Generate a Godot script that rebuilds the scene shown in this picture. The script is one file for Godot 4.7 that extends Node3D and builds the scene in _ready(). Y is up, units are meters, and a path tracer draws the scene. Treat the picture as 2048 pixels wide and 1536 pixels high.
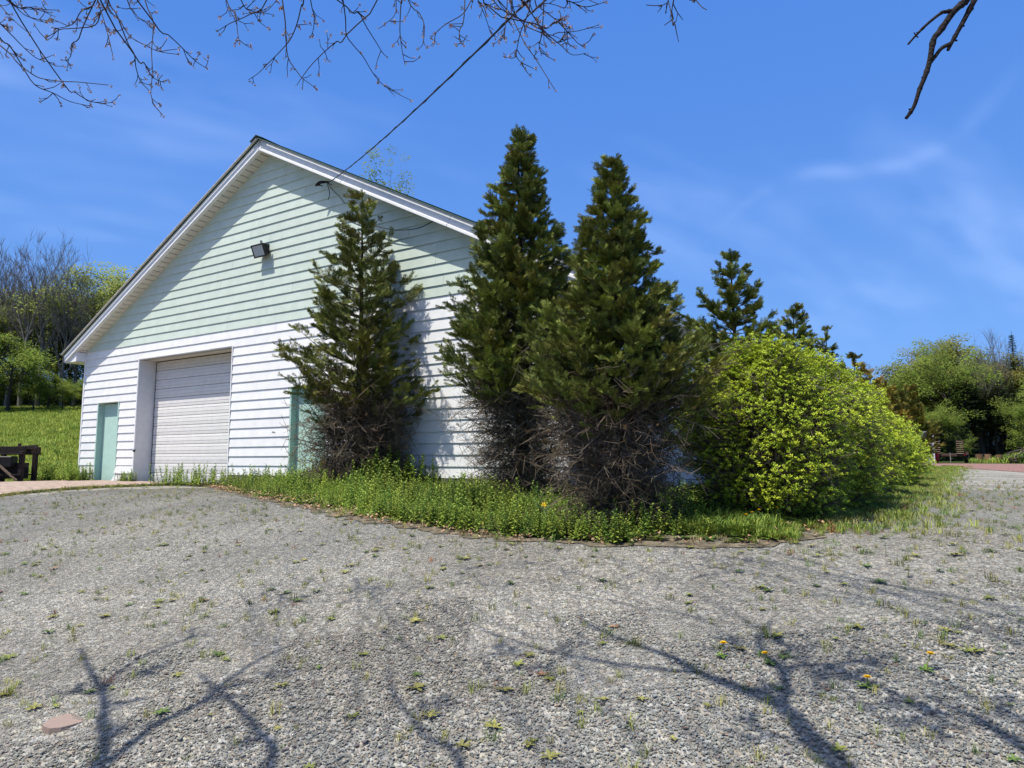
extends Node3D
# A pale green gabled barn behind arborvitae and lime shrubs, seen across a gravel lot.

const EYE := Vector3(0, 0.5, 0)
const PITCH := 6.309
const FOCAL := 1420.0          # in pixels of a 2048 wide picture
const CORNER := Vector3(-11.6214, 0, -19.2164)   # foot of the barn's left front corner
const ALONG := Vector3(0.84025, 0, 0.5422)       # along the gable wall, to the right
const OUT := Vector3(-0.5422, 0, 0.84025)        # out of the gable wall
const FALL := Vector3(0.9035, -2.33, -0.6072)    # the way sunlight travels

var rng := RandomNumberGenerator.new()
var used := {}
var M := {}

# ---------------------------------------------------------------- small helpers
func rnd(a := 0.0, b := 1.0) -> float:
	return rng.randf_range(a, b)

func named(n: String) -> String:
	if not used.has(n):
		used[n] = 0
		return n
	used[n] += 1
	return "%s_%03d" % [n, used[n]]

func tag(o: Node, label := "", category := "", group := "", kind := "") -> Node:
	if label: o.set_meta("label", label)
	if category: o.set_meta("category", category)
	if group: o.set_meta("group", group)
	if kind: o.set_meta("kind", kind)
	return o

func thing(n: String, label: String, category: String, at := Vector3.ZERO, turn := 0.0, group := "") -> Node3D:
	var o := Node3D.new()
	o.name = named(n)
	add_child(o, true)
	o.position = at
	o.rotation.y = turn
	tag(o, label, category, group)
	return o

func sq(x: float, z: float) -> Vector2:
	var d := Vector3(x - CORNER.x, 0, z - CORNER.z)
	return Vector2(d.dot(ALONG), d.dot(OUT))

func ground(x: float, z: float) -> float:
	var w := sq(x, z)
	var d := -z
	var t: float = (minf(w.y, 13.0) - 3.6) / 0.6
	var g: float = -0.155 * 0.6 * log(1.0 + exp(t))
	g += 0.012 * maxf(0.0, minf(d, 90.0) - 12.0) * smoothstep(14.5, 18.0, w.x)
	g += (1.0 - smoothstep(-3.0, 1.0, w.x)) * 0.15 * maxf(0.0, minf(d, 80.0) - 19.5)
	return g

func on(x: float, z: float, up := 0.0) -> Vector3:
	return Vector3(x, ground(x, z) + up, z)

func by_wall(s: float, q: float, up := 0.0) -> Vector3:   # s metres along the gable wall, q metres out from it
	var p := CORNER + ALONG * s + OUT * q
	return on(p.x, p.z, up)

func sight(x: float, y: float, depth: float) -> Vector3:  # a point DEPTH metres off in the direction of pixel x, y
	var p := deg_to_rad(PITCH)
	var u := (768.0 - y) / FOCAL
	return EYE + Vector3((x - 1024.0) / FOCAL, sin(p) + u * cos(p), -cos(p) + u * sin(p)) * depth

func frame_to(dir: Vector3, roll := 0.0) -> Basis:        # a basis whose y runs along dir
	var y := dir.normalized()
	var x := y.cross(Vector3.UP if absf(y.y) < 0.95 else Vector3.RIGHT).normalized()
	var z := x.cross(y)
	return Basis(x, y, z) * Basis(Vector3.UP, roll)

func flat_to(dir: Vector3, up: Vector3) -> Basis:         # y along dir, z as near to up as can be
	var y := dir.normalized()
	var x := y.cross(up).normalized()
	return Basis(x, y, x.cross(y))

func shade(c: Color, by: float) -> Color:
	return Color(c.r * by, c.g * by, c.b * by)

# ---------------------------------------------------------------- mesh builder
class Shape:
	var V := PackedVector3Array()
	var N := PackedVector3Array()
	var C := PackedColorArray()

	func tri(a: Vector3, b: Vector3, c: Vector3, n: Vector3, col: Color) -> void:
		if (b - a).cross(c - a).dot(n) > 0.0:
			V.append_array([a, c, b])
		else:
			V.append_array([a, b, c])
		N.append_array([n, n, n])
		C.append_array([col, col, col])

	func quad(a: Vector3, b: Vector3, c: Vector3, d: Vector3, col: Color, n := Vector3.ZERO) -> void:
		if n == Vector3.ZERO:
			n = (c - a).cross(d - b).normalized()
		tri(a, b, c, n, col)
		tri(a, c, d, n, col)

	func box(at: Vector3, size: Vector3, col: Color, turn := Basis.IDENTITY, bevel := 0.0) -> void:
		var h := size * 0.5
		var e := minf(bevel, h[h.min_axis_index()] * 0.8)
		for ax in 3:
			for sg: float in [-1.0, 1.0]:
				var n := Vector3.ZERO
				n[ax] = sg
				var i := (ax + 1) % 3
				var j := (ax + 2) % 3
				var p := []
				for k in [[-1, -1], [1, -1], [1, 1], [-1, 1]]:
					var v := Vector3.ZERO
					v[ax] = sg * h[ax]
					v[i] = k[0] * (h[i] - e)
					v[j] = k[1] * (h[j] - e)
					p.append(at + turn * v)
				quad(p[0], p[1], p[2], p[3], col, turn * n)
		if e <= 0.0:
			return
		for ax in 3:
			var i := (ax + 1) % 3
			var j := (ax + 2) % 3
			for a: float in [-1.0, 1.0]:
				for b: float in [-1.0, 1.0]:
					var p := []
					for k in [[1, 0, -1], [0, 1, -1], [0, 1, 1], [1, 0, 1]]:
						var v := Vector3.ZERO
						v[i] = a * (h[i] - (e if k[0] == 0 else 0.0))
						v[j] = b * (h[j] - (e if k[1] == 0 else 0.0))
						v[ax] = k[2] * (h[ax] - e)
						p.append(at + turn * v)
					var n := Vector3.ZERO
					n[i] = a
					n[j] = b
					quad(p[0], p[1], p[2], p[3], col, (turn * n).normalized())
		for a: float in [-1.0, 1.0]:
			for b: float in [-1.0, 1.0]:
				for c: float in [-1.0, 1.0]:
					var s := Vector3(a, b, c)
					var p := []
					for k in 3:
						var v := s * (h - Vector3(e, e, e))
						v[k] = s[k] * h[k]
						p.append(at + turn * v)
					tri(p[0], p[1], p[2], (turn * s).normalized(), col)

	func tube(pts: Array, radii: Array, sides: int, col: Color, capped := false) -> void:
		var rings := []
		var norms := []
		var side := Vector3.ZERO
		for i in pts.size():
			var d: Vector3 = (pts[mini(i + 1, pts.size() - 1)] - pts[maxi(i - 1, 0)])
			d = d.normalized() if d.length() > 1e-6 else Vector3.UP
			if side == Vector3.ZERO:
				side = d.cross(Vector3.UP if absf(d.y) < 0.9 else Vector3.RIGHT)
			side = (side - d * side.dot(d)).normalized()
			var other := d.cross(side)
			var r := []
			var m := []
			for k in sides:
				var a := TAU * k / sides
				var n := side * cos(a) + other * sin(a)
				m.append(n)
				r.append(pts[i] + n * float(radii[i]))
			rings.append(r)
			norms.append(m)
		for i in pts.size() - 1:
			for k in sides:
				var l := (k + 1) % sides
				V.append_array([rings[i][k], rings[i + 1][k], rings[i + 1][l], rings[i][k], rings[i + 1][l], rings[i][l]])
				N.append_array([norms[i][k], norms[i + 1][k], norms[i + 1][l], norms[i][k], norms[i + 1][l], norms[i][l]])
				C.append_array([col, col, col, col, col, col])
		if capped:
			for e in [0, pts.size() - 1]:
				var n: Vector3 = (pts[e] - pts[1 if e == 0 else e - 1]).normalized()
				for k in sides:
					tri(pts[e], rings[e][k], rings[e][(k + 1) % sides], n, col)

	func put(T: Shape, xf: Transform3D, col: Color) -> void:   # adds a copy of T, all in one colour
		V.append_array(xf * T.V)
		N.append_array(Transform3D(xf.basis.orthonormalized(), Vector3.ZERO) * T.N)
		var c := PackedColorArray()
		c.resize(T.V.size())
		c.fill(col)
		C.append_array(c)

	func join(T: Shape, xf: Transform3D) -> void:              # adds a copy of T with its own colours
		V.append_array(xf * T.V)
		N.append_array(Transform3D(xf.basis.orthonormalized(), Vector3.ZERO) * T.N)
		C.append_array(T.C)

	func mesh() -> ArrayMesh:
		var a := []
		a.resize(Mesh.ARRAY_MAX)
		a[Mesh.ARRAY_VERTEX] = V
		a[Mesh.ARRAY_NORMAL] = N
		a[Mesh.ARRAY_COLOR] = C
		var m := ArrayMesh.new()
		m.add_surface_from_arrays(Mesh.PRIMITIVE_TRIANGLES, a)
		return m

func obj(n: String, st, m: Material, parent: Node = self) -> MeshInstance3D:
	var o := MeshInstance3D.new()
	o.name = named(n) if parent == self else n
	o.mesh = st.mesh() if st is Shape else st
	o.material_override = null
	o.mesh.surface_set_material(0, m)
	parent.add_child(o, true)
	return o

func many(n: String, mesh: Mesh, m: Material, where: Array, cols: Array, parent: Node = self) -> MultiMeshInstance3D:
	var mm := MultiMesh.new()
	mm.transform_format = MultiMesh.TRANSFORM_3D
	mm.use_colors = cols.size() > 0
	mm.mesh = mesh
	mm.instance_count = where.size()
	for i in where.size():
		mm.set_instance_transform(i, where[i])
		if cols.size(): mm.set_instance_color(i, cols[i])
	mesh.surface_set_material(0, m)
	var o := MultiMeshInstance3D.new()
	o.name = named(n) if parent == self else n
	o.multimesh = mm
	parent.add_child(o, true)
	o.set_meta("kind", "stuff")
	return o

func copy(o: Node3D, label: String, group := "") -> Node3D:
	var base := o.name.rstrip("0123456789").trim_suffix("_")
	var c: Node3D = o.duplicate()
	c.name = named(base)
	add_child(c, true)
	c.set_meta("label", label)
	if group: c.set_meta("group", group)
	return c

# ---------------------------------------------------------------- materials
func noise_tex(freq: float, lo: float, hi: float, octaves := 4, seed_ := 1, kind := FastNoiseLite.TYPE_SIMPLEX_SMOOTH, size := 512) -> NoiseTexture2D:
	var n := FastNoiseLite.new()
	n.noise_type = kind
	n.frequency = freq
	n.fractal_octaves = octaves
	n.seed = seed_
	var t := NoiseTexture2D.new()
	t.width = size
	t.height = size
	t.seamless = true
	t.noise = n
	var g := Gradient.new()
	g.set_color(0, Color(lo, lo, lo))
	g.set_color(1, Color(hi, hi, hi))
	t.color_ramp = g
	return t

func mat(rough := 0.8, tex: Texture2D = null, scale := 1.0, bump: Texture2D = null, bump_cm := 0.2, back := 0.0, spec := 0.3) -> StandardMaterial3D:
	var m := StandardMaterial3D.new()
	m.vertex_color_use_as_albedo = true
	m.roughness = rough
	m.metallic_specular = spec
	if tex:
		m.albedo_texture = tex
		m.uv1_triplanar = true
		m.uv1_scale = Vector3(scale, scale, scale)
	if bump:
		m.heightmap_enabled = true
		m.heightmap_texture = bump
		m.heightmap_scale = bump_cm
		m.uv1_triplanar = true
		m.uv1_scale = Vector3(scale, scale, scale)
	if back > 0.0:
		m.backlight_enabled = true
		m.backlight = Color(back, back, back)
	m.cull_mode = BaseMaterial3D.CULL_DISABLED
	return m

func stone_image() -> ImageTexture:   # the print of crushed shale seen from too far off to tell the chips apart
	var n := FastNoiseLite.new()
	n.noise_type = FastNoiseLite.TYPE_CELLULAR
	n.cellular_return_type = FastNoiseLite.RETURN_CELL_VALUE
	n.cellular_jitter = 1.0
	n.frequency = 0.085
	n.seed = 5
	n.fractal_type = FastNoiseLite.FRACTAL_NONE
	var a := n.get_seamless_image(1024, 1024, false, false, 0.1, true)
	a.convert(Image.FORMAT_RGB8)
	var d := a.get_data()
	for i in range(0, d.size(), 3):
		var v := d[i] / 255.0
		var w: float = fposmod(v * 7.31, 1.0)
		var l: float = 0.56 + 0.44 * v
		d[i] = int(255 * clampf(l * (1.0 + 0.07 * w), 0, 1))
		d[i + 1] = int(255 * l)
		d[i + 2] = int(255 * clampf(l * (1.03 - 0.1 * w), 0, 1))
	return ImageTexture.create_from_image(Image.create_from_data(1024, 1024, false, Image.FORMAT_RGB8, d))

func make_materials() -> void:
	var fine := noise_tex(0.02, 0.80, 1.0, 5, 3)
	var streak := noise_tex(0.012, 0.945, 1.0, 5, 9)
	M.paint = mat(0.62, streak, 0.45)
	M.trim = mat(0.55, streak, 0.7)
	M.metal = mat(0.45, fine, 0.8)
	M.concrete = mat(0.9, noise_tex(0.03, 0.62, 1.0, 6, 14), 0.33, noise_tex(0.08, 0, 1, 4, 4), 0.3)
	M.wood = mat(0.85, noise_tex(0.03, 0.55, 1.0, 5, 21), 1.1, noise_tex(0.06, 0, 1, 4, 8), 0.3)
	M.bark = mat(0.92, noise_tex(0.05, 0.5, 1.0, 5, 31), 2.0, noise_tex(0.09, 0, 1, 4, 6), 0.6)
	M.twig = mat(0.85)
	M.plain = mat(0.7)
	M.cedar = mat(0.62, null, 1, null, 0, 0.3)
	M.leaf = mat(0.55, null, 1, null, 0, 0.62)
	M.far_leaf = mat(0.7, null, 1, null, 0, 1.0)
	M.grass = mat(0.6, null, 1, null, 0, 0.5)
	M.stone = mat(0.8, noise_tex(0.04, 0.75, 1.0, 4, 41), 9.0)
	M.black = mat(0.5)
	M.gravel = mat(0.92, stone_image(), 0.62, noise_tex(0.11, 0, 1, 4, 12, FastNoiseLite.TYPE_CELLULAR, 1024), 0.8)
	M.gravel.detail_enabled = true
	M.gravel.detail_blend_mode = BaseMaterial3D.BLEND_MODE_MUL
	M.gravel.detail_albedo = noise_tex(0.012, 0.72, 1.0, 5, 77)
	M.gravel.detail_uv_layer = BaseMaterial3D.DETAIL_UV_2
	M.gravel.uv2_triplanar = true
	M.gravel.uv2_scale = Vector3(0.071, 0.071, 0.071)
	M.soil = mat(0.95, noise_tex(0.03, 0.45, 1.0, 6, 15), 0.5, noise_tex(0.06, 0, 1, 5, 16), 2.0)
	M.lens = mat(0.15, null, 1, null, 0, 0, 0.6)

# ---------------------------------------------------------------- ground sheets
func sheet(n: String, poly: PackedVector2Array, cell: float, up: float, col: Color, m: Material, in_wall_frame := true) -> MeshInstance3D:
	var P := PackedVector2Array()
	for p in poly:
		if in_wall_frame:
			var w := CORNER + ALONG * p.x + OUT * p.y
			P.append(Vector2(w.x, w.z))
		else:
			P.append(p)
	var lo := P[0]
	var hi := P[0]
	for p in P:
		lo = lo.min(p)
		hi = hi.max(p)
	var st := Shape.new()
	var x := floorf(lo.x / cell) * cell
	while x < hi.x:
		var z := floorf(lo.y / cell) * cell
		while z < hi.y:
			var c := PackedVector2Array([Vector2(x, z), Vector2(x + cell, z), Vector2(x + cell, z + cell), Vector2(x, z + cell)])
			for piece in Geometry2D.intersect_polygons(P, c):
				var ids := Geometry2D.triangulate_polygon(piece)
				for i in range(0, ids.size(), 3):
					var t := []
					for k in 3:
						var v: Vector2 = piece[ids[i + k]]
						t.append(on(v.x, v.y, up))
					st.tri(t[0], t[1], t[2], slope(x, z), col)
			z += cell
		x += cell
	return obj(n, st, m)

func ragged(poly: PackedVector2Array) -> PackedVector2Array:   # the same outline with an uneven edge
	var out := PackedVector2Array()
	for i in poly.size():
		var a := poly[i]
		var b := poly[(i + 1) % poly.size()]
		var n := maxi(1, int(a.distance_to(b) / 0.12)) if i < 12 else 1
		var side := (b - a).orthogonal().normalized()
		for k in n:
			out.append(a.lerp(b, float(k) / n) + side * (rnd(-0.09, 0.09) if k > 0 else 0.0))
	return out

func slope(x: float, z: float) -> Vector3:
	return Vector3(ground(x - 0.2, z) - ground(x + 0.2, z), 0.4, ground(x, z - 0.2) - ground(x, z + 0.2)).normalized()

# ---------------------------------------------------------------- sky, sun, camera
func make_sky() -> void:
	var cam := Camera3D.new()
	cam.name = "camera"
	cam.position = EYE
	cam.rotation_degrees = Vector3(PITCH, 0, 0)
	cam.fov = 56.813
	cam.near = 0.05
	cam.far = 900.0
	add_child(cam)
	cam.current = true
	var sky := ProceduralSkyMaterial.new()
	sky.sky_top_color = Color8(66, 115, 193)
	sky.sky_horizon_color = Color8(124, 170, 226)
	sky.sky_curve = 0.17
	sky.ground_bottom_color = Color(0.32, 0.31, 0.27)
	sky.ground_horizon_color = Color(0.5, 0.55, 0.6)
	sky.sun_angle_max = 60.0
	sky.sun_curve = 0.45
	sky.sky_cover = cirrus()
	sky.sky_cover_modulate = Color(1, 1, 1, 1)
	var e := Environment.new()
	e.background_mode = Environment.BG_SKY
	e.sky = Sky.new()
	e.sky.sky_material = sky
	e.tonemap_mode = Environment.TONE_MAPPER_LINEAR
	e.tonemap_exposure = 1.45
	e.sdfgi_enabled = true
	e.ssao_enabled = true
	e.ssil_enabled = true
	var w := WorldEnvironment.new()
	w.name = "world"
	w.environment = e
	add_child(w)
	var sun := DirectionalLight3D.new()
	sun.name = "sun"
	sun.light_energy = 1.42
	sun.light_color = Color(1.0, 0.975, 0.93)
	sun.light_angular_distance = 0.53
	sun.shadow_enabled = true
	add_child(sun)
	sun.look_at_from_position(Vector3.ZERO, FALL, Vector3.UP)

func cirrus() -> ImageTexture:   # thin high cloud: brushed streaks and faint veils
	var n := FastNoiseLite.new()
	n.frequency = 1.0
	n.fractal_octaves = 5
	n.seed = 11
	var w := 1024
	var h := 512
	var im := Image.create(w, h, false, Image.FORMAT_RGBAF)
	im.fill(Color(1, 1, 1, 0))
	for j in range(0, h / 2):
		var el := PI / 2 - PI * (j + 0.5) / h
		for i in w:
			var az := TAU * (i + 0.5) / w
			var d := Vector3(sin(az) * cos(el), sin(el), -cos(az) * cos(el))   # az 0 looks along -z
			if d.y < 0.02: continue
			var p := d / (d.y + 0.25)
			var run := p.x * 0.85 - p.z * 0.5
			var across := p.x * 0.5 + p.z * 0.85
			var veil: float = n.get_noise_3d(run * 0.7, across * 1.6, 3.0)
			var hair: float = n.get_noise_3d(run * 2.6, across * 9.0, 9.0)
			var a: float = clampf(veil * 1.1 + 0.02, 0, 1) * clampf(0.55 + hair * 1.2, 0, 1) * 0.13
			a *= smoothstep(0.02, 0.2, d.y)
			# one brushed streak to the right of the ridge
			var x := (az if az < PI else az - TAU)
			var t: float = (x - 0.27) / 0.30
			var mid: float = 0.400 - 0.105 + 0.11 * t + 0.03 * sin(t * 5.0)
			var wide: float = 0.004 + 0.006 * t
			if t > 0.0 and t < 1.4:
				var k: float = exp(-pow((el - mid) / wide, 2.0)) * smoothstep(0, 0.35, t) * (1.0 - smoothstep(0.9, 1.4, t))
				a += k * clampf(0.025 + 0.075 * hair, 0.0, 1.0)
			im.set_pixel(i, j, Color(1, 1, 1, clampf(a, 0, 1)))
	return ImageTexture.create_from_image(im)

# ---------------------------------------------------------------- the barn
const RIDGE_S := 7.43
const PITCHED := 0.515
const RIDGE_Y := 7.60
const BOARD := 0.2032
const WALL_R := 14.94

func soffit_y(s: float) -> float:
	return RIDGE_Y - 0.27 - PITCHED * absf(s - RIDGE_S)

func board(a0: float, a1: float, b0: float, b1: float, y0: float, y1: float, col: Color, flare := 0.0) -> Shape:
	# one lapped board: foot from a0 to a1 at y0, head from b0 to b1 at y1
	var st := Shape.new()
	var f := 0.026 + flare
	var p := [Vector3(a0, y0, f), Vector3(a1, y0, f), Vector3(b1, y1, 0.004), Vector3(b0, y1, 0.004)]
	var k := [Vector3(a0, y0, 0.0), Vector3(a1, y0, 0.0), Vector3(b1, y1, -0.003), Vector3(b0, y1, -0.003)]
	st.quad(p[0], p[1], p[2], p[3], col, Vector3(0, 0.07, 1).normalized())
	st.quad(p[0], p[1], k[1], k[0], col, Vector3.DOWN)
	st.quad(p[0], p[3], k[3], k[0], col, Vector3.LEFT)
	st.quad(p[1], p[2], k[2], k[1], col, Vector3.RIGHT)
	return st

func make_barn() -> void:
	var barn := thing("barn", "white and pale green gabled barn with lapped siding and a roll-up door", "barn", CORNER, atan2(-ALONG.z, ALONG.x))
	var white := Color(0.80, 0.80, 0.80)
	var green := Color(0.575, 0.656, 0.572)
	var teal := Color(0.43, 0.61, 0.535)
	var deep := 24.0
	# structural walls, just behind the siding, with true openings
	var st := Shape.new()
	var inner := Color(0.35, 0.34, 0.32)
	var holes := [[0.80, 1.80, 2.058], [2.65, 6.38, 3.074], [8.40, 9.42, 2.058]]
	var from := 0.0
	for h in holes:
		st.box(Vector3((from + h[0]) / 2, 1.66, -0.075), Vector3(h[0] - from, 3.62, 0.14), inner)
		st.box(Vector3((h[0] + h[1]) / 2, (h[2] + 3.47) / 2, -0.075), Vector3(h[1] - h[0], 3.47 - h[2], 0.14), inner)
		from = h[1]
	st.box(Vector3((from + WALL_R) / 2, 1.66, -0.075), Vector3(WALL_R - from, 3.62, 0.14), inner)
	var gy := 3.475
	for z: float in [-0.006, -0.144]:
		st.tri(Vector3(0, gy, z), Vector3(WALL_R, gy, z), Vector3(RIDGE_S, soffit_y(RIDGE_S) - 0.01, z), Vector3(0, 0, 1 if z > -0.1 else -1), inner)
	obj("gable_wall", st, M.paint, barn)
	st = Shape.new()
	st.box(Vector3(0.07, 1.65, -deep / 2 - 0.16), Vector3(0.14, 3.6, deep - 0.32), white)
	obj("side_wall", st, M.paint, barn)
	st = Shape.new()
	st.box(Vector3(WALL_R - 0.07, 1.65, -deep / 2 - 0.16), Vector3(0.14, 3.6, deep - 0.32), white)
	obj("side_wall", st, M.paint, barn)
	st = Shape.new()
	st.box(Vector3(WALL_R / 2, 1.65, -deep), Vector3(WALL_R, 3.6, 0.14), white)
	st.tri(Vector3(0, gy, -deep), Vector3(WALL_R, gy, -deep), Vector3(RIDGE_S, soffit_y(RIDGE_S), -deep), Vector3(0, 0, -1), green)
	obj("rear_wall", st, M.paint, barn)
	st = Shape.new()
	st.box(Vector3(10.6, -0.02, -0.055), Vector3(8.6, 0.49, 0.15), Color(0.22, 0.21, 0.20))
	obj("foundation", st, M.concrete, barn)
	# lapped siding, board by board
	for i in 37:
		var y0 := 0.026 + BOARD * i
		var y1 := y0 + BOARD + 0.012
		var col := white if i < 17 else green
		var runs := []
		if i < 17:
			runs = [[0.0, WALL_R]]
			for h in holes:
				if y0 + 0.1 < h[2]:
					var next := []
					for r in runs:
						if h[0] - 0.03 > r[0] and h[1] + 0.03 < r[1]:
							next.append([r[0], h[0] - 0.03])
							next.append([h[1] + 0.03, r[1]])
						else:
							next.append(r)
					runs = next
		else:
			var half: float = (RIDGE_Y - 0.275 - y0) / PITCHED
			runs = [[RIDGE_S - half, RIDGE_S + half]]
		for r in runs:
			var cut := [r[0]]
			var at: float = r[0] + rnd(1.6, 4.6)
			while at < r[1] - 0.7:
				cut.append(at)
				at += rnd(3.4, 4.9)
			cut.append(r[1])
			for k in cut.size() - 1:
				var a: float = cut[k] + (0.003 if k > 0 else 0.0)
				var b: float = cut[k + 1] - (0.0015 if k < cut.size() - 2 else 0.0)
				if i == 0 and a > 6.3: continue
				var c := shade(col, rnd(0.94, 1.0) * (0.97 if i == 0 else 1.0))
				var ta := a
				var tb := b
				if i >= 17:
					var top: float = maxf(0.0, (RIDGE_Y - 0.275 - y1) / PITCHED)
					ta = maxf(a, RIDGE_S - top) if k == 0 else minf(maxf(a, RIDGE_S - top), RIDGE_S + top)
					tb = minf(b, RIDGE_S + top) if k == cut.size() - 2 else maxf(minf(b, RIDGE_S + top), RIDGE_S - top)
				var flare := 0.0
				if a > 1.5 and b < 2.9 and i < 2: flare = 0.11 if i == 0 else 0.04
				var o := obj("siding_board", board(a + rnd(-1, 1) * 0.0, b, ta, tb, y0 + rnd(-0.0015, 0.0015), y1, c, flare), M.paint, barn)
				o.position.z = 0.001
	for s: float in [-0.012, WALL_R + 0.012]:
		st = Shape.new()
		st.box(Vector3(s, 1.66, -0.02), Vector3(0.06, 3.42, 0.11), white, Basis.IDENTITY, 0.008)
		obj("corner_trim", st, M.trim, barn)
	# eaves: rake boards, soffit planks, sheet roof
	var len_l := (RIDGE_S + 0.60) / cos(atan(PITCHED))
	for sg: float in [-1.0, 1.0]:
		var turn := Basis(Vector3(0, 0, 1), -sg * atan(PITCHED))
		var mid := Vector3(RIDGE_S + sg * (RIDGE_S + 0.60) / 2, RIDGE_Y - PITCHED * (RIDGE_S + 0.60) / 2, 0)
		var nrm := turn * Vector3.UP
		# rake board in three lengths
		for k in 3:
			st = Shape.new()
			var l := len_l / 3.0
			var c := mid + turn * Vector3((k - 1) * l, -0.135, 0.30)
			st.box(c, Vector3(l - 0.004, 0.19, 0.022), shade(white, 0.97), turn, 0.004)
			obj("rake_board", st, M.trim, barn)
			st = Shape.new()
			st.box(mid + turn * Vector3((k - 1) * l, -0.233, 0.283), Vector3(l - 0.004, 0.05, 0.085), white, turn, 0.006)
			obj("rake_moulding", st, M.trim, barn)
		# soffit planks run from the wall out to the rake board
		var count := 46
		for k in count:
			st = Shape.new()
			var l := (len_l - 0.45) / count
			var at := mid + turn * Vector3((k - count / 2.0 + 0.5) * l - sg * 0.21, -0.247 + rnd(-0.001, 0.001), 0.125)
			st.box(at, Vector3(l - 0.016, 0.014, 0.25), shade(Color(0.74, 0.70, 0.62), rnd(0.93, 1.0)), turn, 0.003)
			obj("soffit_plank", st, M.trim, barn)
		# roof decking and ribbed sheets
		st = Shape.new()
		st.box(mid + turn * Vector3(0, -0.045, -deep / 2 + 0.12), Vector3(len_l, 0.03, deep + 0.3), Color(0.2, 0.18, 0.15), turn)
		obj("roof_deck", st, M.wood, barn)
		var sheet_w := 0.9
		var n_sheets := int(ceil((deep + 0.75) / sheet_w))
		for k in n_sheets:
			st = Shape.new()
			var z1 := 0.352 - k * sheet_w
			var prof := []
			for j in 19:
				var f := j % 6
				prof.append([z1 - sheet_w * j / 18.0, 0.028 if f == 0 else (0.004 if f != 1 and f != 5 else 0.008)])
			for j in 18:
				var q := []
				for e in [[-len_l / 2 - 0.0, j], [len_l / 2, j], [len_l / 2, j + 1], [-len_l / 2, j + 1]]:
					q.append(mid + turn * Vector3(e[0] + sg * 0.03, prof[e[1]][1] - 0.024 + (k % 2) * 0.002, prof[e[1]][0]))
				st.quad(q[0], q[1], q[2], q[3], Color(0.055, 0.13, 0.085), Vector3.ZERO)
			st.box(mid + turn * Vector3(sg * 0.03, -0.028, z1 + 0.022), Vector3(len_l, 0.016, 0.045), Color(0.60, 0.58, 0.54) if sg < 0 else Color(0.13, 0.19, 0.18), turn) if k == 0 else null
			obj("roof_sheet", st, M.metal, barn)
		# gutter-side fascia and the boxed eave return
		var es := RIDGE_S + sg * (RIDGE_S + 0.60)
		var ey := RIDGE_Y - PITCHED * (RIDGE_S + 0.60)
		st = Shape.new()
		st.box(Vector3(es - sg * 0.02, ey - 0.14, -deep / 2 + 0.1), Vector3(0.025, 0.20, deep + 0.42), white, Basis.IDENTITY, 0.004)
		obj("eave_fascia", st, M.trim, barn)
		st = Shape.new()
		st.box(Vector3(es - sg * 0.30, ey - 0.245, -deep / 2 + 0.1), Vector3(0.56, 0.015, deep + 0.36), Color(0.72, 0.68, 0.6))
		obj("eave_soffit", st, M.trim, barn)
		st = Shape.new()
		var a := Vector3(es - sg * 0.04, ey - 0.238, 0.275)
		var b := Vector3(es - sg * 0.60, ey - 0.238, 0.275)
		var c2 := Vector3(es - sg * 0.60, ey - 0.238 + 0.24, 0.275)
		st.tri(a, b, c2, Vector3(0, 0, 1), white)
		st.tri(a + Vector3(0, 0, -0.27), b + Vector3(0, 0, -0.27), c2 + Vector3(0, 0, -0.27), Vector3(0, 0, -1), white)
		st.quad(b, c2, c2 + Vector3(0, 0, -0.27), b + Vector3(0, 0, -0.27), white, Vector3(-sg, 0, 0))
		obj("eave_return", st, M.trim, barn)
	st = Shape.new()
	for sg: float in [-1.0, 1.0]:
		var turn := Basis(Vector3(0, 0, 1), -sg * atan(PITCHED))
		st.box(Vector3(RIDGE_S, RIDGE_Y + 0.012, -deep / 2 + 0.02) + turn * Vector3(sg * 0.11, 0.012, 0), Vector3(0.24, 0.006, deep + 0.8), Color(0.11, 0.15, 0.14), turn)
	obj("ridge_cap", st, M.metal, barn)
	# roll-up door, set deep in a boxed opening
	var g0 := 2.65
	var g1 := 6.38
	var gh := 3.074
	var rec := 0.42
	for s: float in [g0 - 0.012, g1 + 0.012]:
		st = Shape.new()
		st.box(Vector3(s, gh / 2, -rec / 2 + 0.012), Vector3(0.034, gh, rec + 0.03), Color(0.74, 0.74, 0.73), Basis.IDENTITY, 0.004)
		obj("door_jamb", st, M.trim, barn)
	for s: float in [g0 - 0.018, g1 + 0.018]:
		st = Shape.new()
		st.box(Vector3(s, gh / 2 + 0.02, 0.029), Vector3(0.03, gh + 0.03, 0.014), white, Basis.IDENTITY, 0.003)
		obj("door_casing", st, M.trim, barn)
	st = Shape.new()
	st.box(Vector3((g0 + g1) / 2, gh + 0.022, -rec / 2 + 0.012), Vector3(g1 - g0 + 0.06, 0.035, rec + 0.03), Color(0.66, 0.62, 0.54), Basis.IDENTITY, 0.004)
	obj("door_head", st, M.trim, barn)
	st = Shape.new()
	st.box(Vector3((g0 + g1) / 2 - 0.4, gh + 0.028, 0.029), Vector3(g1 - g0 - 0.74, 0.03, 0.014), white, Basis.IDENTITY, 0.003)
	obj("door_casing", st, M.trim, barn)
	st = Shape.new()
	st.box(Vector3(g1 - 0.42, gh + 0.032, 0.029), Vector3(0.80, 0.03, 0.014), white, Basis.IDENTITY, 0.003)
	obj("door_casing", st, M.trim, barn)
	var door := Node3D.new()
	door.name = "roll_up_door"
	barn.add_child(door)
	var n_sl := 13
	var sh := (gh - 0.02) / n_sl
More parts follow.
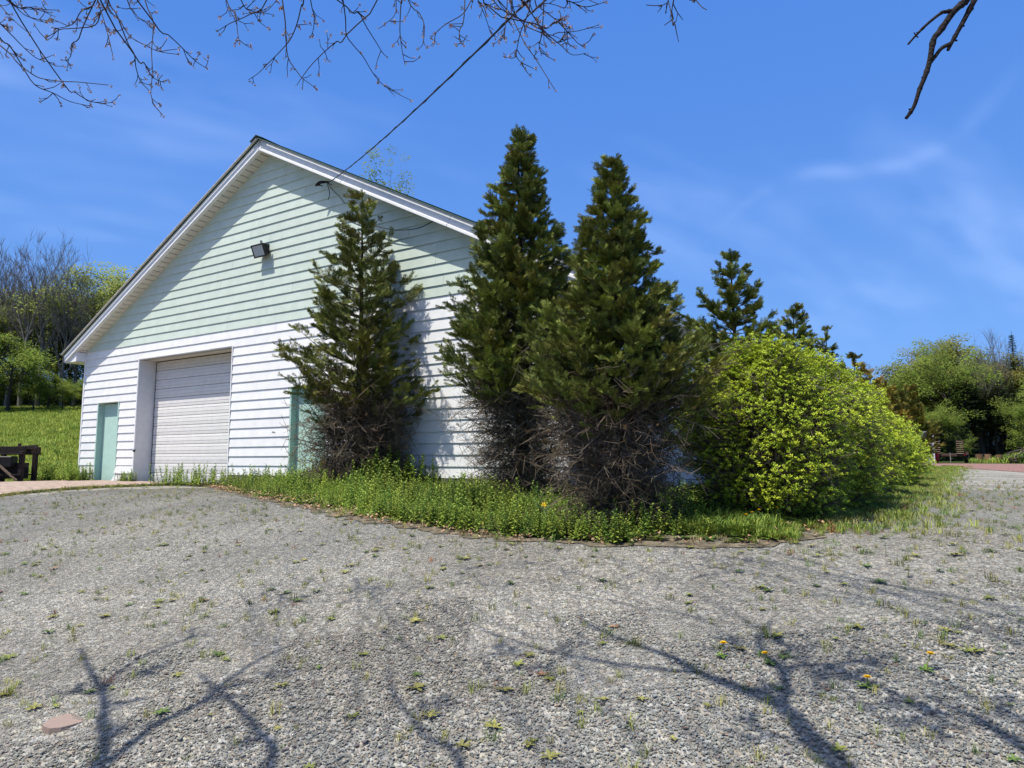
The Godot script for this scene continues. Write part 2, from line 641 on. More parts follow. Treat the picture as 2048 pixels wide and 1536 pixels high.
	for k in n_sl:
		st = Shape.new()
		var y := 0.012 + sh * k
		var w := g1 - g0 - 0.07
		var c := shade(Color(0.73, 0.72, 0.69), rnd(0.94, 1.0)) if k < n_sl - 1 else Color(0.62, 0.60, 0.54)
		var prof := [[0.0, -0.016], [0.006, 0.0], [0.060, 0.004], [0.066, -0.006], [0.074, -0.006], [0.080, 0.005], [0.150, 0.005], [0.156, -0.006], [0.164, -0.006], [0.170, 0.004], [sh - 0.012, 0.0], [sh - 0.006, -0.016]]
		for j in prof.size() - 1:
			var x0 := (g0 + g1) / 2 - w / 2
			var x1 := x0 + w
			var za: float = -rec + prof[j][1]
			var zb: float = -rec + prof[j + 1][1]
			var ya: float = y + prof[j][0]
			var yb: float = y + prof[j + 1][0]
			st.quad(Vector3(x0, ya, za), Vector3(x1, ya, za), Vector3(x1, yb, zb), Vector3(x0, yb, zb), c, Vector3(0, -(zb - za), yb - ya).normalized())
		obj("slat", st, M.trim, door)
	st = Shape.new()
	st.box(Vector3((g0 + g1) / 2, gh / 2, -rec - 0.06), Vector3(g1 - g0 + 0.1, gh + 0.1, 0.06), Color(0.05, 0.05, 0.05))
	obj("backing", st, M.black, door)
	st = Shape.new()
	st.box(Vector3(g1 - 1.2, 0.03, -rec + 0.012), Vector3(0.25, 0.03, 0.03), Color(0.1, 0.1, 0.1))
	obj("handle", st, M.black, door)
	st = Shape.new()
	for k in 4:
		st.box(Vector3(g0 + 0.02 + 0.012 * k, 0.78 + 0.018 * (k % 2), 0.05), Vector3(0.05, 0.022, 0.03), Color(0.03, 0.03, 0.03), Basis(Vector3(0, 0, 1), 0.5 * k - 0.8))
	obj("padlock", st, M.black, barn)
	# two teal doors
	for h in [holes[0], holes[2]]:
		var d := Node3D.new()
		d.name = "door"
		barn.add_child(d, true)
		st = Shape.new()
		st.box(Vector3((h[0] + h[1]) / 2, 1.02, -0.15), Vector3(h[1] - h[0] - 0.02, 2.03, 0.045), teal, Basis.IDENTITY, 0.004)
		obj("door_leaf", st, M.trim, d)
		for s: float in [h[0], h[1]]:
			st = Shape.new()
			st.box(Vector3(s, 1.03, -0.07), Vector3(0.05, 2.06, 0.2), shade(teal, 0.93), Basis.IDENTITY, 0.004)
			obj("frame", st, M.trim, d)
		st = Shape.new()
		st.box(Vector3((h[0] + h[1]) / 2, 2.075, -0.07), Vector3(h[1] - h[0] + 0.05, 0.035, 0.2), Color(0.75, 0.75, 0.72), Basis.IDENTITY, 0.004)
		obj("head", st, M.trim, d)
		st = Shape.new()
		st.tube([Vector3(h[1] - 0.09, 0.98, -0.13), Vector3(h[1] - 0.09, 0.98, -0.085), Vector3(h[1] - 0.09, 0.98, -0.06)], [0.012, 0.03, 0.012], 8, Color(0.3, 0.28, 0.22), true)
		obj("knob", st, M.metal, d)
	make_floodlight(barn)

func make_floodlight(barn: Node3D) -> void:
	var at := barn.transform * Vector3(7.42, 5.16, 0.02)
	var o := thing("floodlight", "dark wall floodlight with a clear lens under the barn's ridge", "floodlight", at, barn.rotation.y)
	var dark := Color(0.045, 0.042, 0.04)
	var st := Shape.new()
	st.box(Vector3(0, 0.0, 0.012), Vector3(0.20, 0.2, 0.03), dark, Basis.IDENTITY, 0.006)
	obj("back_plate", st, M.metal, o)
	st = Shape.new()
	# tapered housing: shallow at the wall, wide at the lens
	var b := Basis(Vector3(1, 0, 0), 0.42)
	var w := [[-0.03, 0.09, 0.08], [0.06, 0.15, 0.115], [0.16, 0.19, 0.135], [0.185, 0.195, 0.14]]
	for i in 3:
		var p := []
		for e in [w[i], w[i + 1]]:
			for k in [[-1, -1], [1, -1], [1, 1], [-1, 1]]:
				p.append(b * Vector3(k[0] * e[1], k[1] * e[2], e[0] + 0.03))
		for k in 4:
			var l := (k + 1) % 4
			var n: Vector3 = b * [Vector3.DOWN, Vector3.RIGHT, Vector3.UP, Vector3.LEFT][k]
			st.quad(p[k], p[l], p[l + 4], p[k + 4], dark, n)
	for k in 7:
		st.box(b * Vector3(0.19, -0.09 + 0.03 * k, 0.12), Vector3(0.012, 0.008, 0.13), dark, b)
	obj("housing", st, M.metal, o)
	st = Shape.new()
	for e in [[0, -0.128, 0.39, 0.028], [0, 0.128, 0.39, 0.028]]:
		st.box(b * Vector3(e[0], e[1], 0.222), Vector3(e[2], e[3], 0.02), dark, b, 0.003)
	for e in [[-0.182, 0, 0.028, 0.23], [0.182, 0, 0.028, 0.23]]:
		st.box(b * Vector3(e[0], e[1], 0.222), Vector3(e[2], e[3], 0.02), dark, b, 0.003)
	obj("bezel", st, M.metal, o)
	st = Shape.new()
	for k in 9:
		st.box(b * Vector3(-0.152 + 0.038 * k, 0, 0.218), Vector3(0.034, 0.226, 0.008), Color(0.50, 0.52, 0.53), b, 0.002)
	obj("lens", st, M.lens, o)
	st = Shape.new()
	st.tube([b * Vector3(0.03, 0.13, 0.1), b * Vector3(0.03, 0.19, 0.1), b * Vector3(0.03, 0.205, 0.1)], [0.026, 0.026, 0.012], 10, Color(0.5, 0.5, 0.48), true)
	obj("photocell", st, M.plain, o)

# ---------------------------------------------------------------- wires on the barn
func smooth_line(p: Array, n: int) -> Array:
	var out := []
	for i in p.size() - 1:
		var a: Vector3 = p[maxi(i - 1, 0)]
		var b: Vector3 = p[i]
		var c: Vector3 = p[i + 1]
		var d: Vector3 = p[mini(i + 2, p.size() - 1)]
		for k in n:
			out.append(b.cubic_interpolate(c, a, d, float(k) / n))
	out.append(p[-1])
	return out

func same(v: float, n: int) -> Array:
	var a := []
	a.resize(n)
	a.fill(v)
	return a

func make_wires() -> void:
	var xf := Transform3D(Basis(ALONG, Vector3.UP, OUT), CORNER)
	var black := Color(0.018, 0.018, 0.02)
	var hook := xf * Vector3(9.42, 6.19, 0.12)
	# the service drop sags from the hook up over the camera's right shoulder
	var o := thing("service_drop", "black service cable from the sky to the barn's gable", "cable", hook)
	var far := sight(1015, 45, 5.6)
	var end := far + (far - hook) * 0.9 + Vector3(0, 0.6, 0)
	var p := []
	for i in 25:
		var t := i / 24.0
		var v := hook.lerp(end, t)
		var k := (far - hook).length() / (end - hook).length()
		v.y += (far.y - hook.lerp(end, k).y) * t * (1 - t) / (k * (1 - k))
		p.append(v - hook)
	var st := Shape.new()
	st.tube(p, same(0.0085, 25), 6, black)
	obj("conductor", st, M.black, o)
	st = Shape.new()
	var w := []
	for i in 97:
		var f := i / 96.0 * 24.0
		var j := mini(int(f), 23)
		var v: Vector3 = (p[j] as Vector3).lerp(p[j + 1], f - j)
		w.append(v + Vector3(cos(i * 1.3) * 0.011, sin(i * 1.3) * 0.011, 0))
	st.tube(w, same(0.0045, 97), 4, Color(0.03, 0.03, 0.032))
	obj("neutral_wire", st, M.black, o)
	st = Shape.new()
	for k in 5:
		var a := Vector3(-0.02 * k, 0.01 * k, 0)
		st.tube(smooth_line([Vector3(0.05, 0.02, 0.02), a + Vector3(-0.08, -0.02, 0.05), a + Vector3(-0.17, -0.03 - 0.02 * k, 0.02), a + Vector3(-0.10, -0.07, 0)], 4), same(0.009, 13), 5, black)
	obj("splice", st, M.black, o)
	st = Shape.new()
	st.tube([Vector3(0, 0, 0), -(OUT * 0.13)], [0.012, 0.012], 6, Color(0.3, 0.3, 0.3), true)
	obj("hook", st, M.metal, o)
	st = Shape.new()
	st.tube(smooth_line([Vector3(-0.02, 0, 0), ALONG * 0.06 + Vector3(0, -0.22, 0), ALONG * 0.02 + Vector3(0, -0.36, 0)], 5), same(0.008, 11), 5, black)
	st.tube(smooth_line([Vector3(0, 0, 0), ALONG * 0.14 + Vector3(0, -0.17, 0), ALONG * 0.32 + Vector3(0, -0.33, 0), ALONG * 0.5 + Vector3(0, -0.52, -0.05)], 5), same(0.008, 16), 5, black)
	obj("drip_loop", st, M.black, o)
	# the second cable under the rake
	o = thing("eave_cable", "thin black cable sagging below the white rake board", "cable", xf * Vector3(12.6, 4.80, 0.15))
	st = Shape.new()
	st.tube(smooth_line([Vector3(-2.7, 0.62, -0.11), Vector3(-1.55, 0.13, -0.03), Vector3(-0.8, -0.02, 0), Vector3(-0.3, 0.06, 0), Vector3(0.05, 0.12, 0.03)].map(func(v): return xf.basis * v), 5), same(0.009, 21), 5, black)
	obj("conductor", st, M.black, o)

# ---------------------------------------------------------------- foliage pieces
func kite(st: Shape, a: Vector3, dir: Vector3, l: float, w: float, n: Vector3, lift := 0.0) -> void:
	# a leaf: two facets that meet along the midrib
	var d := dir.normalized()
	var s := d.cross(n).normalized()
	var tip := a + d * l
	var mid := a + d * l * 0.45
	var p := mid + s * w * 0.5 + n * lift
	var q := mid - s * w * 0.5 + n * lift
	var n1 := (n + s * 0.25).normalized()
	var n2 := (n - s * 0.25).normalized()
	st.tri(a, p, tip, n1, Color.WHITE)
	st.tri(a, q, tip, n2, Color.WHITE)

func cedar_spray(k: int) -> Shape:   # a flat fan of scale-leaved twiglets, one unit long, growing along y
	var st := Shape.new()
	var bend := 0.12 + 0.05 * k
	for i in 17:
		var f := i / 16.0
		var y := 0.04 + 0.74 * f
		var side := -1.0 if i % 2 == 0 else 1.0
		var a := Vector3(0, y, bend * y * y)
		var l: float = (0.50 * sin(PI * (0.2 + 0.66 * f)) + 0.06) * rnd(0.75, 1.2)
		var ang := 0.72 - 0.45 * f + rnd(-0.12, 0.12)
		var d := Vector3(side * sin(ang), cos(ang), rnd(-0.15, 0.35))
		var n := Vector3(rnd(-0.5, 0.5), rnd(-0.6, 0.2), 1).normalized()
		kite(st, a, d, l, l * 0.12 + 0.024, n)
	return st

func dead_twig(k: int) -> Shape:     # a bare grey-brown twig with side twigs, one unit long, growing along y
	var st := Shape.new()
	var p := [Vector3.ZERO]
	var d := Vector3(0, 1, 0)
	for i in 3:
		d = (d + Vector3(rnd(-0.6, 0.6), 0.0, rnd(-0.6, 0.6))).normalized()
		p.append(p[-1] + d * 0.34)
	st.tube(p, [0.009, 0.007, 0.006, 0.003], 3, Color.WHITE)
	for i in 8:
		var f := rnd(0.15, 1.0) * 2.99
		var a: Vector3 = (p[int(f)] as Vector3).lerp(p[int(f) + 1], f - int(f))
		var e := Vector3(rnd(-1, 1), rnd(0.1, 0.9), rnd(-1, 1)).normalized()
		var l := rnd(0.12, 0.36)
		st.tube([a, a + e * l], [0.005, 0.003], 3, Color.WHITE)
	return st

func leaf_whorl(k: int, leaves: int, up: float, wide: float) -> Shape:   # leaves round a twig end, one unit across, the twig along y
	var st := Shape.new()
	for i in leaves:
		var a := TAU * i * 0.382 + rnd(-0.3, 0.3)
		var f := float(i) / leaves
		var d := Vector3(cos(a), up + rnd(-0.25, 0.3) + f * 0.3, sin(a)).normalized()
		var n := (Vector3.UP - d * d.y + Vector3(rnd(-0.4, 0.4), 0, rnd(-0.4, 0.4))).normalized()
		kite(st, Vector3(0, f * 0.35, 0) + d * 0.06, d, rnd(0.38, 0.6), wide * rnd(0.8, 1.2), n, -0.03)
	return st

func leaf_clump(leaves: int, size: float) -> Shape:      # leaves scattered through a ball of radius one, for trees too far off to see each leaf
	var st := Shape.new()
	for i in leaves:
		var p := Vector3(rnd(-1, 1), rnd(-0.6, 0.6), rnd(-1, 1))
		if p.length() > 1: p = p.normalized() * rnd(0.5, 1)
		var d := (Vector3(rnd(-1, 1), rnd(-0.7, 0.4), rnd(-1, 1)) + p * 0.6).normalized()
		var n := (Vector3(rnd(-0.5, 0.5), 1, rnd(-0.5, 0.5))).normalized()
		kite(st, p, d, size * rnd(0.7, 1.3), size * 0.7, n, 0.02)
	return st

func grass_tuft(blades: int, spread: float, bend: float) -> Shape:   # blades about one unit tall
	var st := Shape.new()
	for i in blades:
		var a := rnd(0, TAU)
		var o := Vector3(cos(a), 0, sin(a)) * spread * sqrt(rnd())
		var b := rnd(0, TAU)
		var out := Vector3(cos(b), 0, sin(b))
		var h := rnd(0.45, 1.0)
		var side := out.cross(Vector3.UP)
		var w := 0.022
		var k := bend * rnd(0.4, 1.6)
		var m := o + Vector3.UP * h * 0.6 + out * k * 0.3 * h
		var t := o + Vector3.UP * h * (1.0 - 0.3 * k) + out * k * h
		var n := (out * -0.5 + Vector3.UP * 0.7 + side * rnd(-0.4, 0.4)).normalized()
		st.tri(o - side * w, o + side * w, m + side * w * 0.8, n, Color.WHITE)
		st.tri(o - side * w, m + side * w * 0.8, m - side * w * 0.8, n, Color.WHITE)
		st.tri(m - side * w * 0.8, m + side * w * 0.8, t, n, Color.WHITE)
	return st

func leafy_stem(leaves: int, long: float, wide: float) -> Shape:     # an upright weed one unit tall
	var st := Shape.new()
	var lean := Vector3(rnd(-0.2, 0.2), 1, rnd(-0.2, 0.2)).normalized()
	st.tube([Vector3.ZERO, lean * 0.5, lean * 0.95], [0.016, 0.012, 0.005], 3, Color(0.7, 0.8, 0.6))
	for i in leaves:
		var f := 0.12 + 0.86 * i / (leaves - 1)
		var a := i * 2.4 + rnd(-0.3, 0.3)
		var d := Vector3(cos(a), 0.35 + 0.9 * f * f, sin(a)).normalized()
		var l := long * (1.15 - 0.65 * f) * rnd(0.8, 1.2)
		var p := lean * f
		var side := d.cross(Vector3.UP).normalized()
		var m := p + d * l * 0.5
		var t := m + (d + Vector3(0, -0.7, 0)).normalized() * l * 0.5
		var n := side.cross(d).normalized()
		if n.y < 0: n = -n
		var w := wide * (1.1 - 0.5 * f) * 0.5
		st.tri(p, m - side * w, m + side * w, n, Color.WHITE)
		st.tri(m - side * w, m + side * w, t, (n + d * 0.4).normalized(), Color.WHITE)
	return st

func rosette(leaves: int) -> Shape:     # toothed leaves flat on the ground, one unit across
	var st := Shape.new()
	for i in leaves:
		var a := TAU * i / leaves + rnd(-0.3, 0.3)
		var d := Vector3(cos(a), rnd(0.15, 0.7), sin(a)).normalized()
		var l := rnd(0.3, 0.55)
		var side := d.cross(Vector3.UP).normalized()
		var n := side.cross(d).normalized()
		if n.y < 0: n = -n
		var q := []
		for k in 4:
			var f := k / 3.0
			var c := d * l * f + Vector3(0, -0.22 * f * f * l, 0)
			var w: float = [0.012, 0.05, 0.075, 0.0][k]
			q.append([c - side * w, c + side * w])
		for k in 3:
			st.quad(q[k][0], q[k][1], q[k + 1][1], q[k + 1][0], Color.WHITE, n)
	return st

var SPRAY := []
var DEAD := []
var WHORL := []
var CLUMP := []
var TUFT := []
var STEM := []
var ROSE := []

func make_pieces() -> void:
	for k in 4:
		SPRAY.append(cedar_spray(k))
		DEAD.append(dead_twig(k))
		WHORL.append(leaf_whorl(k, 8, 0.25, 0.27))
		STEM.append(leafy_stem(18 + 3 * k, 0.27, 0.095 + 0.03 * (k % 2)))
		ROSE.append(rosette(7 + k))
	for k in 3:
		CLUMP.append(leaf_clump(44, 0.27))
		TUFT.append(grass_tuft(16, 0.40, 0.65 + 0.35 * k))

# ---------------------------------------------------------------- arborvitae
func profile(rows: Array, t: float) -> float:
	for i in rows.size() - 1:
		if t <= rows[i + 1][0]:
			return lerpf(rows[i][1], rows[i + 1][1], inverse_lerp(rows[i][0], rows[i + 1][0], t))
	return rows[-1][1]

func cedar_tint() -> Color:
	var r := rng.randf()
	var c := Color(0.112, 0.136, 0.027)
	if r < 0.16: c = Color(0.165, 0.150, 0.028)
	elif r < 0.40: c = Color(0.24, 0.285, 0.052)
	elif r < 0.62: c = Color(0.078, 0.112, 0.026)
	return shade(c, rnd(0.75, 1.2))

var meshes := {}
func spray_mesh(v: int) -> Mesh:
	if not meshes.has(v): meshes[v] = SPRAY[v].mesh()
	return meshes[v]

func whorl_mesh(v: int) -> Mesh:
	if not meshes.has(v + 10): meshes[v + 10] = WHORL[v].mesh()
	return meshes[v + 10]

func cedar(label: String, at: Vector3, h: float, rows: Array, crown_from: float, branches: int, fill: float, dead: int, opts := {}) -> Node3D:
	var o := thing("arborvitae", label, "tree", at, 0.0, opts.get("group", "arborvitae along the barn"))
	var bark := Color(0.085, 0.062, 0.045)
	var trunk := Shape.new()
	var p := []
	var r := []
	var sway := rnd(0, TAU)
	for i in 13:
		var t := i / 12.0
		p.append(Vector3(cos(sway + t * 3) * 0.05 * t, h * 0.985 * t - 0.05, sin(sway + t * 2) * 0.05 * t))
		r.append(lerpf(opts.get("girth", 0.085), 0.006, pow(t, 0.8)))
	trunk.tube(p, r, 7, bark)
	obj("trunk", trunk, M.bark, o)
	var limbs := Shape.new()
	var leaf := [[], [], [], []]
	var hues := [[], [], [], []]
	var brown := Shape.new()
	var tint_by: Color = opts.get("tint", Color.WHITE)
	var big: float = opts.get("spray", 0.2)
	for i in branches:
		var t: float = crown_from + (1.0 - crown_from) * (1.0 - pow(1.0 - (i + rng.randf()) / branches, opts.get("crowd", 0.60)))
		t = clampf(t, crown_from, 0.985)
		var az := i * 2.39996 + rnd(-0.5, 0.5)
		var reach: float = profile(rows, t) * rnd(0.55, 1.04) * (1.05 if i % 11 == 0 and t < 0.85 else 1.0)
		var gap: float = sin(az * 2.0 + t * 11.0 + sway) * 0.5 + sin(az * 3.0 - t * 17.0) * 0.5
		reach *= 1.0 + 0.15 * gap
		var out := Vector3(cos(az), 0, sin(az))
		var rise: float = reach * rnd(0.35, 0.8)
		var base := Vector3(0, h * t - rise * 0.75, 0)
		if base.y < 0.12 * h: base.y = 0.12 * h
		var tip := Vector3(out.x * reach, h * t + rise * 0.18, out.z * reach)
		var mid := base.lerp(tip, 0.55) - Vector3(0, rise * 0.22, 0)
		limbs.tube([base, base.lerp(mid, 0.6), mid, tip], [0.004 + reach * 0.016, 0.003 + reach * 0.011, 0.003 + reach * 0.007, 0.002], 4, bark)
		var hue := cedar_tint()
		var n_sub := int((4.5 + reach * 4.0) * opts.get("more", 1.5))
		for j in n_sub:
			if rng.randf() > fill: continue
			var f := 1.0 - pow(rng.randf(), 1.6) * (0.78 if t < 0.85 else 0.95)
			var a := mid.lerp(tip, (f - 0.55) / 0.45) if f > 0.55 else base.lerp(mid, f / 0.55)
			var dir := (out * rnd(0.35, 1.0) + out.cross(Vector3.UP) * rnd(-0.85, 0.85) + Vector3(0, rnd(-0.05, 1.0), 0)).normalized()
			var l := big * rnd(1.0, 1.9) * clampf(reach * 1.3, 0.55, 1.15)
			if j % 2 == 0: limbs.tube([a, a + dir * l], [0.004, 0.0015], 3, bark)
			var n_sp := 8
			for k in n_sp:
				var g := float(k + 1) / n_sp
				var side := -1.0 if k % 2 == 0 else 1.0
				var lat := dir.cross(Vector3(out.x * 0.3, 1, out.z * 0.3)).normalized()
				var sd := (dir + lat * side * rnd(0.35, 0.95) * (1.1 - g * 0.7) + Vector3(rnd(-0.3, 0.3), rnd(-0.25, 0.4), rnd(-0.3, 0.3))).normalized()
				var nrm := Vector3(rnd(-1, 1), rnd(0.1, 1.2), rnd(-1, 1)).normalized()
				var s := big * rnd(0.62, 1.05)
				var b := flat_to(sd, nrm) * Basis.from_scale(Vector3(s, s, s))
				var c := hue.lerp(cedar_tint(), 0.45)
				var v := rng.randi() % 4
				leaf[v].append(Transform3D(b, a + dir * l * g))
				hues[v].append(Color(c.r * tint_by.r, c.g * tint_by.g, c.b * tint_by.b))
	for i in dead:
		var t := rnd(0.02, crown_from * 1.1)
		var az := rnd(0, TAU)
		var reach: float = maxf(profile(rows, t), 0.72 * rows[3][1]) * rnd(0.45, 1.15)
		var out := Vector3(cos(az), 0, sin(az))
		var base := Vector3(0, h * t, 0) + out * reach * rnd(0.02, 0.5)
		var droop := rnd(-0.7, 0.6) * (1.0 if t > 0.1 else 0.4)
		var dir := (out + Vector3(rnd(-0.5, 0.5), droop, rnd(-0.5, 0.5))).normalized()
		var l := reach * rnd(0.35, 0.75)
		if base.y + dir.y * l < 0.03: dir.y = 0.1
		var c := shade(Color(0.168, 0.130, 0.094) if rng.randf() < 0.75 else Color(0.21, 0.175, 0.13), rnd(0.45, 1.1))
		brown.put(DEAD[rng.randi() % 4], Transform3D(frame_to(dir, rnd(0, TAU)) * Basis.from_scale(Vector3(l, l, l)), base), c)
		if rng.randf() < opts.get("dry", 0.25):   # dried foliage still on the twig
			var s := big * rnd(0.5, 0.8)
			brown.put(SPRAY[rng.randi() % 4], Transform3D(flat_to(dir + Vector3(0, 0.4, 0), Vector3(rnd(-1, 1), 0.5, rnd(-1, 1)).normalized()) * Basis.from_scale(Vector3(s, s, s)), base + dir * l * 0.9), shade(Color(0.26, 0.165, 0.075), rnd(0.6, 1.1)))
	for i in 26:   # the leader at the very top
		var t := rnd(0.93, 1.0)
		var d := Vector3(rnd(-0.55, 0.55), 1, rnd(-0.55, 0.55)).normalized()
		var s := big * rnd(0.55, 0.9)
		var c := cedar_tint()
		leaf[i % 4].append(Transform3D(flat_to(d, Vector3(rnd(-1, 1), 0.2, rnd(-1, 1)).normalized()) * Basis.from_scale(Vector3(s, s, s)), Vector3(cos(sway + t * 3) * 0.05 * t, h * (t - 0.02), sin(sway + t * 2) * 0.05 * t)))
		hues[i % 4].append(Color(c.r * tint_by.r, c.g * tint_by.g, c.b * tint_by.b))
	tag(obj("branches", limbs, M.twig, o), "", "", "", "stuff")
	for v in 4: many("foliage", spray_mesh(v), M.cedar, leaf[v], hues[v], o)
	if dead:
		tag(obj("dead_twigs", brown, M.twig, o), "", "", "", "stuff")
	return o

# ---------------------------------------------------------------- lime shrubs
func lime_tint() -> Color:
	var c := Color(0.355, 0.445, 0.034)
	var r := rng.randf()
	if r < 0.3: c = Color(0.25, 0.36, 0.028)
	elif r < 0.55: c = Color(0.46, 0.52, 0.036)
	return shade(c, rnd(0.8, 1.15))

func shrub(label: String, at: Vector3, h: float, rx: float, rz: float, tiers: int, per: int, leaf_size: float, tint := Color.WHITE, group := "lime shrubs beside the drive") -> Node3D:
	var o := thing("shrub", label, "shrub", at, 0.0, group)
	var wood := Shape.new()
	var leaf := [[], [], [], []]
	var hues := [[], [], [], []]
	var lump := rnd(0, TAU)
	for i in tiers:
		# each tier is a flat fan of twigs at the end of an arching stem
		var az := i * 2.39996 + rnd(-0.4, 0.4)
		var u := pow((i + rng.randf()) / tiers, 0.80)           # 0 low .. 1 top
		var el := lerpf(-0.85, PI / 2, u)
		var bulge := 1.0 + 0.10 * sin(az * 3.0 + lump) + 0.08 * sin(az * 5 + el * 6 + lump * 2) + rnd(-0.10, 0.07) + (0.16 if i % 17 == 0 else 0.0)
		var mid_y := h * 0.44
		var q := Vector3(cos(az) * cos(el) * rx, sin(el) * (h - mid_y) if el > 0 else sin(el) * mid_y * 1.6, sin(az) * cos(el) * rz) * bulge
		var tip := Vector3(q.x, mid_y + q.y, q.z)
		tip.y = maxf(tip.y, rnd(0.08, 0.3))
		var foot := Vector3(rnd(-0.22, 0.22), 0, rnd(-0.22, 0.22))
		var knee := foot.lerp(tip, 0.5) + Vector3(-tip.x * 0.12, h * 0.12, -tip.z * 0.12)
		var bark := shade(Color(0.13, 0.105, 0.085), rnd(0.7, 1.2))
		if i % 2 == 0:
			wood.tube([foot, foot.lerp(knee, 0.55), knee, knee.lerp(tip, 0.6), tip], [0.017, 0.014, 0.010, 0.007, 0.003], 4, bark)
		else:
			wood.tube([knee.lerp(foot, 0.3), knee.lerp(tip, 0.5), tip], [0.008, 0.006, 0.003], 3, bark)
		var out := Vector3(tip.x, tip.y - mid_y * 0.6, tip.z).normalized()
		var flat := Vector3(out.x, 0, out.z).normalized() if Vector2(out.x, out.z).length() > 0.1 else Vector3.RIGHT
		var lat := flat.cross(Vector3.UP)
		var hue := lime_tint()
		var low: float = smoothstep(0.0, 0.30, tip.y / h)
		var n := int(per * lerpf(0.45, 1.0, low) * rnd(0.7, 1.2))
		for k in n:
			var along := rnd(-0.42, 0.10)
			var across := rnd(-1, 1) * 0.22
			var a := tip + flat * along * (0.5 + 0.5 * rx) + lat * across + Vector3(0, rnd(-0.05, 0.05) - absf(across) * 0.12 + along * 0.22, 0)
			if k % 3 == 0:
				wood.tube([a - flat * rnd(0.08, 0.2) - Vector3(0, rnd(0.02, 0.1), 0) - lat * across * 0.4, a], [0.004, 0.002], 3, bark)
			var s := leaf_size * rnd(0.75, 1.2)
			var c := hue.lerp(lime_tint(), 0.4)
			var v := rng.randi() % 4
			leaf[v].append(Transform3D(frame_to(Vector3(rnd(-0.35, 0.35), 1, rnd(-0.35, 0.35)) + out * 0.45, rnd(0, TAU)) * Basis.from_scale(Vector3(s, s, s)), a))
			hues[v].append(Color(c.r * tint.r, c.g * tint.g, c.b * tint.b))
	# bare inner twigs
	for i in int(tiers * 0.9):
		var az := rnd(0, TAU)
		var f := rnd(0.25, 0.9)
		var y := rnd(0.1, 0.75) * h
		var dir := Vector3(cos(az), rnd(0.0, 0.7), sin(az)).normalized()
		var l := rnd(0.3, 0.6) * rx
		wood.put(DEAD[rng.randi() % 4], Transform3D(frame_to(dir, rnd(0, TAU)) * Basis.from_scale(Vector3(l, l, l)), Vector3(cos(az) * rx * f * 0.75, y, sin(az) * rz * f * 0.75)), shade(Color(0.23, 0.19, 0.155), rnd(0.5, 1.1)))
	tag(obj("stems", wood, M.twig, o), "", "", "", "stuff")
	for v in 4: many("foliage", whorl_mesh(v), M.leaf, leaf[v], hues[v], o)
	return o

# ---------------------------------------------------------------- woodland trees
func grow(st: Shape, tips: Array, p: Vector3, dir: Vector3, l: float, r: float, level: int, last: int, spread: float, up: float, col: Color) -> void:
	var pts := [p]
	var rad := [r]
	var d := dir
	for i in 3:
		d = (d + Vector3(rnd(-0.16, 0.16), up * 0.12, rnd(-0.16, 0.16))).normalized()
		pts.append(pts[-1] + d * l / 3.0)
		rad.append(r * (1.0 - 0.23 * (i + 1)))
	st.tube(pts, rad, 7 if level == 0 else (4 if level < 3 else 3), col)
	if level >= last - 1:
		tips.append([pts[3], d])
		tips.append([pts[2], d])
	if level == last: return
	var n := rng.randi_range(3, 5) if level > 0 else rng.randi_range(7, 10)
	for i in n:
		var f: float = rnd(0.30, 1.0) if level > 0 else lerpf(0.30, 1.0, (i + 0.5) / n)
		var k := clampi(int(f * 3), 0, 2)
		var a: Vector3 = (pts[k] as Vector3).lerp(pts[k + 1], f * 3 - k)
		var az := i * 2.4 + rnd(-0.5, 0.5)
		var side := d.cross(Vector3.UP if absf(d.y) < 0.9 else Vector3.RIGHT).normalized().rotated(d, az)
		var nd := (d * rnd(0.55, 1.0) + side * spread * rnd(0.7, 1.3) + Vector3(0, up * 0.35, 0)).normalized()
		grow(st, tips, a, nd, l * rnd(0.48, 0.72) * (1.15 - 0.4 * f if level == 0 else 1.0), maxf(0.014 if last > 3 else 0.01, rad[k] * rnd(0.42, 0.6)), level + 1, last, spread, up, col)

func wood_tree(n: String, label: String, at: Vector3, h: float, bark: Color, leaf_cols: Array, last: int, clumps: float, clump_r: float, spread: float, up: float, group: String, bole := 0.62, wide := 1.0) -> Node3D:
	var o := thing(n, label, "tree", at, 0.0, group)
	var st := Shape.new()
	var tips := []
	grow(st, tips, Vector3(0, -0.1, 0), Vector3(rnd(-0.06, 0.06), 1, rnd(-0.06, 0.06)).normalized(), h * bole, h * 0.016 + 0.03, 0, last, spread, up, bark)
	var top := 0.0
	for v in st.V: top = maxf(top, v.y)
	var f := h / (top + clump_r * 0.5)
	st.V = Transform3D(Basis.from_scale(Vector3(f * wide, f, f * wide)), Vector3.ZERO) * st.V
	for t in tips: t[0] = (t[0] as Vector3) * Vector3(f * wide, f, f * wide)
	obj("trunk", st, M.bark, o)
	if leaf_cols.size():
		var leaf := Shape.new()
		for t in tips:
			if rng.randf() > clumps: continue
			var c: Color = leaf_cols[rng.randi() % leaf_cols.size()]
			var s := clump_r * rnd(0.7, 1.3)
			leaf.put(CLUMP[rng.randi() % 3], Transform3D(Basis(Vector3.UP, rnd(0, TAU)) * Basis.from_scale(Vector3(s, s * rnd(0.6, 1.0), s)), t[0] + t[1] * s * 0.4), shade(c, rnd(0.75, 1.25)))
		tag(obj("crown", leaf, M.far_leaf, o), "", "", "", "stuff")
	return o

